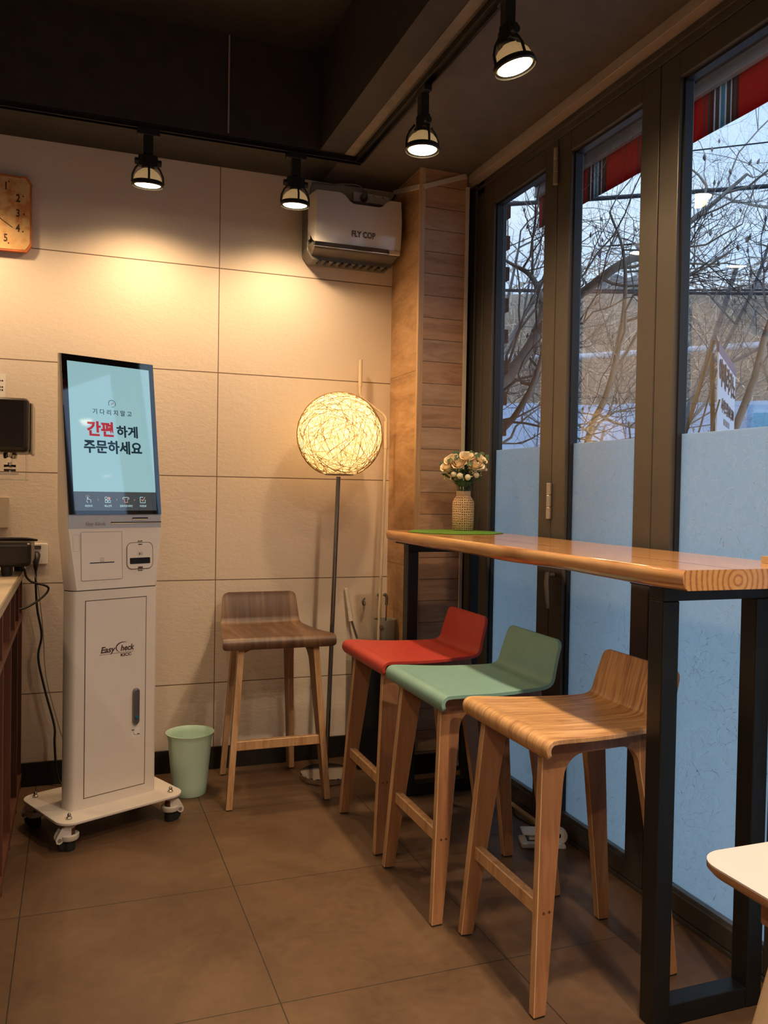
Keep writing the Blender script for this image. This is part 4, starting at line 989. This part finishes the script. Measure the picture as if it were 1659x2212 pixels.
# ------------------------------------------------------------------ left counter shelf
sh = empty('shelf_counter', (-.39, -1.0, 0), 0, 'reddish brown open shelf counter with a cream top at the left edge', 'counter')
xr = .200; yb, yf_ = .985, -1.35
MB().box(-.40, xr+.004, yf_, yb, .872, .896).build('countertop', 'counter_cream', sh)
MB().box(xr+.004, xr+.010, yf_, yb, .870, .896).build('countertop_edge', 'counter_edge_wood', sh)
for z0_, z1_ in ((.852, .870), (.690, .712), (.030, .060)): MB().box(-.38, xr, yf_, yb, z0_, z1_).build('shelf_board', 'shelf_board_wood', sh)
MB().box(-.40, -.38, yf_, yb, .0, .870).build('back_panel', 'shelf_wood', sh)
for yy in (.965, .755, .535, .300, -.02, -.32, -.64, -1.0, -1.35): 
    MB().box(-.38, xr-.002, yy, yy+.020, .712, .852).build('divider', 'shelf_wood', sh)
for yy in (.965, .700, .36, .02, -.45, -.9, -1.35): 
    MB().box(-.38, xr-.002, yy, yy+.020, 0, .690).build('side_panel', 'shelf_wood', sh)
# appliance on the counter
ap = empty('countertop_appliance', (-.32, -.30, .8965), 0, 'dark metal countertop machine with a rounded head over a black base, at the left edge', 'appliance')
ax_ = .178
MB().box(-.24, ax_, -.11, .16, .035, .122).build('base_body', 'appliance_black', ap, bevel=.014, seg=3)
MB().box(-.10, -.02, -.11, .05, .122, .46).build('support_column', 'appliance_black', ap, bevel=.01)
for x_ in (-.2, .095):
    MB().lathe([(.0001, 0), (.018, 0), (.022, .035), (.0001, .035)], 16, (x_, -.07, 0)).build('foot', 'black_rubber', ap, smooth=40)
    MB().lathe([(.0001, 0), (.018, 0), (.022, .035), (.0001, .035)], 16, (x_+.03, .12, 0)).build('foot', 'black_rubber', ap, smooth=40)
MB().box(-.24, ax_-.010, -.12, .155, .445, .640).build('machine_head', 'appliance_black', ap, bevel=.018, seg=3)
MB().box(ax_-.012, ax_, -.075, .12, .440, .628).build('head_side_panel', 'appliance_silver', ap, bevel=.006)
m = MB().tube([(.10, -.06, .445), (.10, -.06, .425), (.10, -.09, .418)], .010, 12); m.lathe([(.022, .425), (.024, .430), (.024, .440), (.022, .445)], 20, (.10, -.03, 0)); m.tube([(.08, -.03, .39), (.12, -.03, .39)], .012, 12); m.tube([(.10, -.03, .425), (.10, -.03, .375)], .008, 10); m.box(.06, .13, -.06, .0, .365, .372)
m.build('metal_nozzle', 'chrome', ap, smooth=40)
MB().box(-.02, .165, -.09, .05, .345, .349).build('glass_shelf', 'clear_glass', ap)
MB().box(.155, .157, -.09, .05, .349, .44).build('glass_guard', 'clear_glass', ap)
MB().tube(spline([(-.05, -.09, .128), (.02, -.095, .132), (.12, -.085, .136), (.165, -.06, .133), (.19, -.055, .128), (.185, -.03, .127), (.12, -.03, .128), (.02, -.04, .130), (-.06, -.04, .128)], 5), .0045, 8).build('coiled_cord', 'cable_black', ap, smooth=60)
# wall outlet and plug
ot = empty('wall_outlet', (-.135, -.001, .948), 0, 'white wall outlet with a red lit switch behind the countertop machine', 'outlet')
MB().prism(rrect(-.060, .036, -.042, .042, .006), XZ, 0, -.009).build('cover_plate', 'white_plastic', ot, bevel=.002)
MB().prism(rrect(-.028, .012, .020, .034, .003), XZ, -.009, -.012).build('switch', 'appliance_grey', ot)
MB().tube([(-.022, -.012, .027), (-.022, -.0128, .027)], .003, 10).build('switch_lamp', 'neon_red', ot)
cb = empty('electric_cable', (-.142, -.012, .942), 0, 'black plug and cord hanging from the wall outlet down behind the kiosk', 'power cord')
m = MB().tube([(0, 0, 0), (0, -.016, -.001), (0, -.028, -.018), (0, -.026, -.045), (0, -.024, -.062)], [.0175, .0175, .014, .009, .005], 16); m.build('plug', 'cable_black', cb, smooth=50)
O = Vector(cb.location)
MB().tube(spline([Vector(p)-O for p in ((-.142, -.036, .885), (-.140, -.036, .80), (-.134, -.034, .72), (-.118, -.03, .62), (-.130, -.03, .53), (-.105, -.028, .40), (-.068, -.028, .25), (-.066, -.03, .18), (-.060, -.03, .09), (-.045, -.04, .02), (-.02, -.05, .006))], 7), .0045, 8).build('cord', 'cable_black', cb, smooth=60)
o = MB().tube(spline([(-.155, -.05, .90), (-.135, -.04, .83), (-.125, -.035, .76), (-.112, -.025, .62), (-.100, -.025, .45), (-.060, -.026, .28), (-.035, -.03, .19), (-.01, -.04, .10)], 7), .0020, 6).build('thin_cable', 'cable_grey', recentre=True, smooth=60); tag(o, 'thin grey cable hanging beside the black power cord', 'cable')
o = MB().tube(spline([(-.200, -.20, .900), (-.178, -.19, .905), (-.170, -.17, .872), (-.150, -.12, .845), (-.105, -.09, .828), (-.092, -.08, .812), (-.110, -.09, .785), (-.160, -.12, .752), (-.205, -.15, .742), (-.26, -.16, .742), (-.30, -.16, .730)], 7), .0045, 8).build('loop_cord', 'cable_black', recentre=True, smooth=60); tag(o, 'black cord looping out from the countertop into the shelf', 'cord')
# notices
o = MB().box(-.36, -.260, -.002, -.0005, 1.545, 1.668).build('paper_notice', 'paper_white', recentre=True); tag(o, 'small white paper notice on the tiled wall at the left edge', 'notice')
nt_ = o
for zz in (.095, .070, .058): marks('small_print', (1.6, 1.1, 2.0, 1.4, 1.0), .006, 'clock_ink', nt_, (.014, -.0010, zz), .5)
o = MB().box(-.42, -.245, -.012, -.001, 1.055, 1.175).build('wall_card', 'acrylic', recentre=True); tag(o, 'beige acrylic card on the wall behind the machine', 'card')

# ------------------------------------------------------------------ toast clock
tk_ = empty('toast_clock', (-.322, -.001, 2.300), 0, 'wall clock shaped like a slice of toast at the left edge', 'clock')
crng = random.Random(4); pl = []
base = rrect(-.154, .154, -.150, .150, .034, 7)
for i, (x, y) in enumerate(base): pl.append((x+.003*sin(i*1.7), y+.003*cos(i*2.3)))
m = MB().prism(pl, XZ, -.006, -.028); m.build('crust', 'toast_crust', tk_, bevel=.004)
m = MB().prism([(x*.955, y*.95) for x, y in pl], XZ, -.020, -.0292); fc = m.build('clock_face', 'toast_face', tk_, bevel=.001)
for h in range(1, 13):
    a = pi/2-2*pi*h/12; rx = .122; ca, sa = cos(a), sin(a); k_ = min(1.0, 1/max(abs(ca), abs(sa))*.86)
    text('numeral', str(h), .042, 'clock_ink', fc, (ca*rx*k_, -.0296, sa*.118*k_), RX, off=.0012, sx=.72)
    MB().tube([(ca*.143*k_+(.004 if h == 3 else 0), -.0285, sa*.140*k_), (ca*.143*k_+(.004 if h == 3 else 0), -.0300, sa*.140*k_)], .0030, 8).build('minute_dot', 'clock_ink', fc)
MB().box(-.003, .003, -.034, -.033, -.01, .075).build('hour_hand', 'clock_ink', tk_)
m = MB().tube([(0, -.035, 0), (.085, -.035, -.058)], .0014, 6); m.build('second_hand', 'clock_ink', tk_)

# ------------------------------------------------------------------ outside
def cw(depth, s, z): p = CAM+Vector((sin(yaw), cos(yaw), 0))*depth+Vector((cos(yaw), -sin(yaw), 0))*s; return Vector((p.x, p.y, z))
struct(MB().box(1.77, 60, -40, 60, -.25, -.12).build('ground', 'asphalt'))
struct(MB().box(1.765, 1.95, -.03, 4.0, -.12, 3.2).build('wall_brick', 'brick'))
m = MB()
for q in range(44):
    z = q*.075; 
    if q % 2 == 0: m.box(1.93, 1.966, -.05, .08, z+.006, z+.069)
struct(m.build('wall_brick_quoins', 'brick'))
struct(MB().box(1.80, 2.0, -8, -.03, -.12, -.02).build('ground_kerb', 'asphalt'))
def slab(pts, z0, z1, th, nm, mt):
    m = MB(); fdir = Vector((sin(yaw), cos(yaw), 0))*th
    for a, b_ in zip(pts[:-1], pts[1:]):
        vs = [Vector((p.x, p.y, z)) + o for o in (Vector((0, 0, 0)), fdir) for z in (z0, z1) for p in (a, b_)]
        m.add(vs, [(0, 1, 3, 2), (4, 6, 7, 5), (0, 4, 5, 1), (2, 3, 7, 6), (0, 2, 6, 4), (1, 5, 7, 3)])
    return m.build(nm, mt)
fe = empty('site_fence', cw(10.5, 3, -.12), 0, 'bluish white construction fence panels across the road', 'fence')
def fence_piece(nm, mt, d0, s0, d1, s1, z0, z1):
    o = slab([cw(d0, s0, 0), cw(d1, s1, 0)], z0, z1, .06, nm, mt); o.parent = fe; o.location = -Vector(fe.location)
for i in range(7):
    s0, s1 = -1.2+i*1.05, -.15+i*1.05-.012
    d = lambda s: 11.3-.26*s
    fence_piece('fence_panel', 'fence_white', d(s0), s0, d(s1), s1, -.12, 2.37+.015*(i % 3))
fence_piece('fence_panel', 'fence_white', 9.78, 4.28, 9.1, 6.9, 2.22, 2.36)
fence_piece('blue_panel', 'fence_blue', 9.78, 4.28, 9.1, 6.9, -.12, 2.22)
rw = slab([cw(14.6, -5, 0), cw(14.0, 3, 0), cw(12.6, 12, 0)], -.12, 4.55, .4, 'retaining_wall', 'retaining_wall'); tag(rw, 'tall brown retaining wall overgrown with dry vines behind the fence', 'wall')
o = MB().tube([cw(13.3, -4, 3.25), cw(12.9, 3, 3.35), cw(12.2, 9, 3.75)], .045, 10).build('guard_rail', 'awning_white', recentre=True, smooth=60); tag(o, 'pale pipe running along the vine covered wall', 'pipe')
# hill
m = MB(); NXh, NYh = 90, 10; hr = random.Random(2)
ridge = [13.9+1.1*sin(i*.13)+.7*sin(i*.37+1)+.28*hr.uniform(-1, 1) for i in range(NXh+1)]
vs = []
for i in range(NXh+1):
    for j in range(NYh+1):
        t_ = j/NYh; p = cw(30+24*t_, -22+62*i/NXh, -.5+(ridge[i]+.5)*t_**.8+(hr.uniform(-.25, .25) if 0 < j < NYh else 0)); vs.append(p)
m.add(vs, [(i*(NYh+1)+j, (i+1)*(NYh+1)+j, (i+1)*(NYh+1)+j+1, i*(NYh+1)+j+1) for i in range(NXh) for j in range(NYh)])
struct(m.build('hill', 'hill_scrub', smooth=60))

OFF = Vector((0, 0, 0))
def grow(mb, p, d, L_, r, lvl, rng, up=.05, tw=None, split=(2, 4)):
    """a curved branch and its side shoots"""
    n_ = 7 if lvl > 1 else 6; pts = [p.copy()]; rs = [r]; cur = p.copy(); dd = d.copy(); wob = .10 if lvl > 4 else .24
    for i in range(n_):
        dd = (dd+Vector((rng.gauss(0, wob), rng.gauss(0, wob), rng.gauss(0, wob*.8)+up*(2 if lvl < 2 else 1)))).normalized()
        if OFF.x+cur.x+dd.x*.5 < 2.35 or OFF.z+cur.z < .25: dd = (dd+Vector((.55, .1, .25))).normalized()
        cur = cur+dd*L_/n_
        if OFF.x+cur.x < 2.0: break
        pts.append(cur.copy()); rs.append(r*(1-.62*(i+1)/n_))
    if len(pts) < 3: return
    n_ = len(pts)-1
    (mb if lvl > 1 or tw is None else tw).tube(pts, rs, 6 if lvl > 2 else (4 if lvl > 1 else 3), cap=False)
    if lvl <= 0: return
    cnt = rng.randint(*split)+(1 if lvl < 3 else 0)
    for k_ in range(cnt):
        i = rng.randint(2, n_); q = pts[i]; t_ = (pts[i]-pts[i-1]).normalized()
        a = t_.orthogonal().normalized(); a = Matrix.Rotation(rng.uniform(0, 2*pi), 3, t_)@a
        nd = (t_*rng.uniform(.4, 1.0)+a*rng.uniform(.55, 1.0)).normalized()
        grow(mb, q, nd, L_*rng.uniform(.5, .78), rs[i]*rng.uniform(.55, .8), lvl-1, rng, up, tw, split)
def magnolia():
    global OFF
    O_ = Vector((2.05, .30, -.12)); OFF = O_; rng = random.Random(77)
    t_ = empty('bare_tree', O_, 0, 'magnolia tree with thick sweeping limbs and buds right outside the first two panes', 'tree', 'bare winter trees outside')
    limbs = [
     ([(2.05, .30, -.12), (1.99, .27, .8), (1.99, .28, 1.48), (2.09, .35, 1.71), (2.22, .41, 1.87), (2.36, .47, 2.01), (2.46, .54, 2.14), (2.55, .62, 2.31), (2.54, .73, 2.51), (2.47, .87, 2.62), (2.43, 1.05, 2.73)], (.060, .056, .042, .040, .036, .034, .030, .022, .016, .010, .006)),
     ([(2.45, .54, 2.14), (2.55, .40, 2.27), (2.62, .27, 2.35), (2.70, .14, 2.44), (2.83, .09, 2.52), (2.98, .04, 2.62), (3.14, -.02, 2.75), (3.35, -.10, 2.95)], (.028, .026, .025, .024, .021, .018, .014, .008)),
     ([(2.05, .30, 1.35), (2.09, .34, 1.50), (2.10, .13, 1.61), (2.14, .01, 1.77), (2.19, .0, 1.94), (2.17, -.10, 2.14), (2.14, -.19, 2.34)], (.022, .018, .016, .014, .012, .010, .006)),
     ([(2.3, .3, .2), (2.55, .27, .9), (2.63, .25, 1.53), (2.66, .14, 1.75), (2.66, .04, 1.98), (2.69, .03, 2.27), (2.62, -.04, 2.48), (2.5, -.09, 2.64)], (.024, .020, .018, .016, .014, .011, .008, .005)),
     ([(2.2, .25, .3), (2.9, -.2, 1.1), (3.1, -.4, 1.7), (3.15, -.5, 2.1), (3.3, -.65, 2.5), (3.3, -.8, 2.9)], (.026, .022, .019, .015, .011, .006)),
    ]
    a, b_ = MB(), MB()
    for pts, rs in limbs:
        P = [Vector(p)-O_ for p in pts]; sp = spline(P, 4); rr_ = []
        for i in range(len(sp)):
            f_ = min(i/4, len(rs)-1.001); k_ = int(f_); rr_.append(rs[k_]+(rs[k_+1]-rs[k_])*(f_-k_))
        a.tube(sp, rr_, 9, cap=False)
        for i in range(8, len(sp), 2):
            if sp[i].z < 1.35: continue
            d = Vector((rng.gauss(.15, .6), rng.gauss(-.1, .9), rng.gauss(.15, .6))).normalized()
            grow(a, sp[i], d, rng.uniform(.45, .95), min(.009, rr_[i]*.6), rng.choice((2, 3, 3)), rng, .05, b_, (3, 4))
    a.build('trunk', 'pale_bark', t_, smooth=60); b_.build('twigs', 'dark_bark', t_, smooth=60)
    m = MB()
    for q in range(150):
        p = Vector(rng.choice(b_.v)); d = Vector((rng.uniform(-.3, .3), rng.uniform(-.3, .3), 1)).normalized(); m.tube([p, p+d*.012, p+d*.030], [.003, .0075, .001], 6)
    m.build('buds', 'bud_brown', t_, smooth=60)
def tree(base, lean, h, r, lvl, seed, mt, tmt, label, up=.05, split=(2, 4), buds=0):
    global OFF
    OFF = Vector(base); rng = random.Random(seed); t_ = empty('bare_tree', base, 0, label, 'tree', 'bare winter trees outside')
    a, b_ = MB(), MB(); grow(a, Vector((0, 0, 0)), Vector(lean).normalized(), h, r, lvl, rng, up, b_, split)
    a.build('trunk', mt, t_, smooth=60); b_.build('twigs', tmt, t_, smooth=60)
    if buds and b_.v:
        m = MB()
        for q in range(buds):
            p = Vector(rng.choice(b_.v)); m.tube([p, p+Vector((.004, 0, .018)), p+Vector((.008, 0, .045))], [.004, .011, .001], 6)
        m.build('buds', 'bud_brown', t_, smooth=60)
TREES = [
 ((4.1, .9, -.12), (.1, .1, 1.2), 2.4, .026, 6, 5, 'dark_bark', 'dark_bark', 'slender dark tree seen through the middle pane', .03, (3, 4), 60),
 ((3.3, 2.9, -.12), (.1, -.1, 1.3), 2.8, .032, 6, 8, 'bark', 'dark_bark', 'bare tree close behind the brick wall end', .03, (3, 4), 60),
 ((4.6, .1, -.12), (.1, .1, 1.3), 2.6, .024, 6, 15, 'dark_bark', 'dark_bark', 'thin dark tree seen through the right pane near the banner', .03, (3, 4), 60),
 ((6.7, 3.3, -.12), (.02, .06, 4), 6.8, .13, 6, 31, 'pale_bark', 'bark', 'tall pale trunked tree at the right beyond the banner', .09, (3, 3), 0),
 ((5.4, 4.2, -.12), (.1, -.2, 2), 4.0, .06, 6, 33, 'bark', 'bark', 'grey tree in front of the fence, centre pane', .06, (3, 3), 0),
 ((5.6, 1.6, -.12), (.1, .1, 1.4), 2.6, .022, 6, 41, 'dark_bark', 'dark_bark', 'thin many stemmed tree low in front of the fence at the right pane', .04, (3, 4), 0),
 ((4.2, 3.2, -.12), (.1, .1, 1.4), 2.6, .024, 6, 43, 'bark', 'dark_bark', 'many stemmed shrubby tree in front of the fence at the middle pane', .04, (3, 4), 0),
 ((4.9, 6.6, -.12), (0, -.2, 2), 4.2, .07, 6, 35, 'bark', 'bark', 'grey tree beyond the first pane near the fence', .06, (3, 3), 0),
 ((8.6, 3.0, -.12), (-.2, .1, 2), 4.8, .09, 6, 37, 'pale_bark', 'bark', 'pale tree rising right of the tall trunk', .07, (3, 3), 0),
]
magnolia()
for a in TREES: tree(*a)
# dry vines hanging over the retaining wall
m = MB(); vr = random.Random(6)
for i in range(2300):
    s0 = vr.uniform(-2.5, 10); dep = 13.8-.12*max(0, s0-3)*1.5-vr.uniform(.05, .9); z = vr.uniform(1.9, 5.0); p = cw(dep, s0, z); d = Vector((vr.gauss(0, 1), vr.gauss(0, .5), vr.gauss(-.4, .8))).normalized(); L_ = vr.uniform(.3, 1.3); n_ = 6; pts = [p]
    for q in range(n_):
        d = (d+Vector((vr.gauss(0, .35), vr.gauss(0, .2), vr.gauss(-.06, .35)))).normalized(); p = p+d*L_/n_; pts.append(p)
    m.tube(pts, vr.uniform(.004, .011), 3, cap=False)
o = m.build('dry_vines', 'vine_tan'); tag(o, 'tangle of dry tan vines covering the retaining wall', 'vines', None, 'stuff')
# overhead wires
def wire(a, b_, sag, r, label):
    a, b_ = Vector(a), Vector(b_); pts = [a.lerp(b_, i/16)-Vector((0, 0, sag*4*(i/16)*(1-i/16))) for i in range(17)]
    o = MB().tube(pts, r, 6, cap=False).build('overhead_wire', 'wire_black', recentre=True, smooth=60); tag(o, label, 'wire', 'overhead wires')
def up_at(depth, s, ypx):   # height of a point at that depth whose line of sight passes ypx below the image top
    return CAM.z+depth*(1106-ypx)/F_PX-depth*.0229+s*.0173*0
wire(cw(9, -3, 4.05), cw(8, 7.6, 4.62), .12, .022, 'thick black overhead wire crossing the sky at the middle of the panes')
wire(cw(9, -3, 3.42), cw(8, 7.6, 3.22), .05, .016, 'black overhead wire along the top of the vine covered wall')
wire(cw(9.5, -3, 3.50), cw(8.5, 7.6, 3.42), .05, .010, 'thin black wire just above the vine covered wall')
wire(cw(10, -3, 4.6), cw(9, 8.2, 5.6), .1, .008, 'thin upper wire crossing the sky')
# awning outside
aw = empty('striped_awning', (1.80, -2.4, 2.79), 0, 'red striped awning with a beige front bar hanging outside the windows', 'awning')
yl, yr_ = 3.10, -3.2; m = MB(); NV = 160; vs = []
for i in range(NV+1):
    y = yr_+(yl-yr_)*i/NV
    for z in (0, .06, .12, .180): vs.append((.76+.0012*sin(y*14)*(1-z/.3), y, z))
m.add(vs, [(i*4+j, (i+1)*4+j, (i+1)*4+j+1, i*4+j+1) for i in range(NV) for j in range(3)]); vl = m.build('valance', 'awning_stripes', aw, smooth=60)
sol = vl.modifiers.new('thickness', 'SOLIDIFY'); sol.thickness = .0015
MB().box(.73, .79, yr_, yl+.01, .180, .240).build('front_bar', 'awning_beige', aw, bevel=.005)
m = MB().box(.0, .74, yr_, yl, .0, .004); m.v = [(x, y, z+.236+(.74-x)*.30) for x, y, z in m.v]; m.build('canopy', 'awning_brown', aw)
MB().tube([(.03, yr_, .52), (.03, yl, .52)], .035, 16).build('roller_tube', 'awning_white', aw, smooth=60)
MB().box(.50, .53, yr_, yl, .255, .285).build('support_bar', 'awning_beige', aw)
for yy in (2.9, .6, -2.2):
    MB().tube([(.05, yy, .45), (.40, yy+.25, .30), (.74, yy, .25)], .018, 10).build('folding_arm', 'awning_white', aw, smooth=60)
# banner stand outside
P0, P1 = Vector((2.07, -1.36, 0)), Vector((2.559, -.911, 0)); dv = (P1-P0); wd = dv.length; an = atan2(dv.y, dv.x)
bn = empty('banner_stand', (P0.x, P0.y, -.12), an, 'white upright banner stand with dark lettering outside the right pane', 'banner')
MB().box(0, wd, -.002, .002, .22, 1.843).build('banner_sheet', 'banner_white', bn)
MB().box(0, wd, -.0035, .0035, 1.843, 1.878).build('banner_header', 'banner_violet', bn)
text('banner_text', '아메리카노', .105, 'banner_ink', bn, (wd/2, -.004, 1.778), RX, off=.001, sx=1.28, ext=.0005, bold=.0015)
text('banner_text', '사이즈업 ₩1,500', .055, 'banner_ink', bn, (wd/2+.03, -.004, 1.672), RX, off=.0006, sx=1.25, ext=.0005, bold=.0008)
marks('small_print', (1, .8, 1.2, .9, 1, 1.1, .8), .022, 'kiosk_faint_print', bn, (wd/2, -.004, 1.622), .5)
marks('small_print', (.8, 1, .9, 1.1), .030, 'banner_ink', bn, (wd/2-.04, -.004, 1.572), .5)
MB().tube([(.0, .01, .0), (wd, .01, 1.84)], .008, 8).build('cross_pole', 'pole_brown', bn, smooth=60)
MB().tube([(wd, .02, .0), (0, .02, 1.84)], .008, 8).build('cross_pole', 'pole_brown', bn, smooth=60)
for x_ in (0.01, wd-.01): MB().tube([(x_, 0, 1.87), (x_, .01, 1.90)], .005, 8).build('hook', 'bolt_metal', bn)
L0 = cw(2.86, 1.105, 1.755)
for i, (ds, nm) in enumerate(((.79, 'leaning brown pole left of the outdoor banner, farthest left of three'), (.86, 'middle one of three leaning brown poles beside the outdoor banner'), (.93, 'leaning brown pole closest to the outdoor banner'))):
    top_ = L0+Vector((cos(yaw), -sin(yaw), 0))*(i*.012)+Vector((0, 0, -.10*i)); ft = cw(3.5-.02*i, ds, -.12)
    pts_ = [ft, ft.lerp(top_, .75), ft.lerp(top_, .88), top_] if i == 0 else [ft, top_]
    o = MB().tube(pts_, [.0034, .0032, .0075, .0065] if i == 0 else .0030, 10).build('leaning_pole', 'pole_brown', recentre=True, smooth=50); tag(o, nm, 'pole', 'poles leaning outside the window')
bpy.context.view_layer.update()
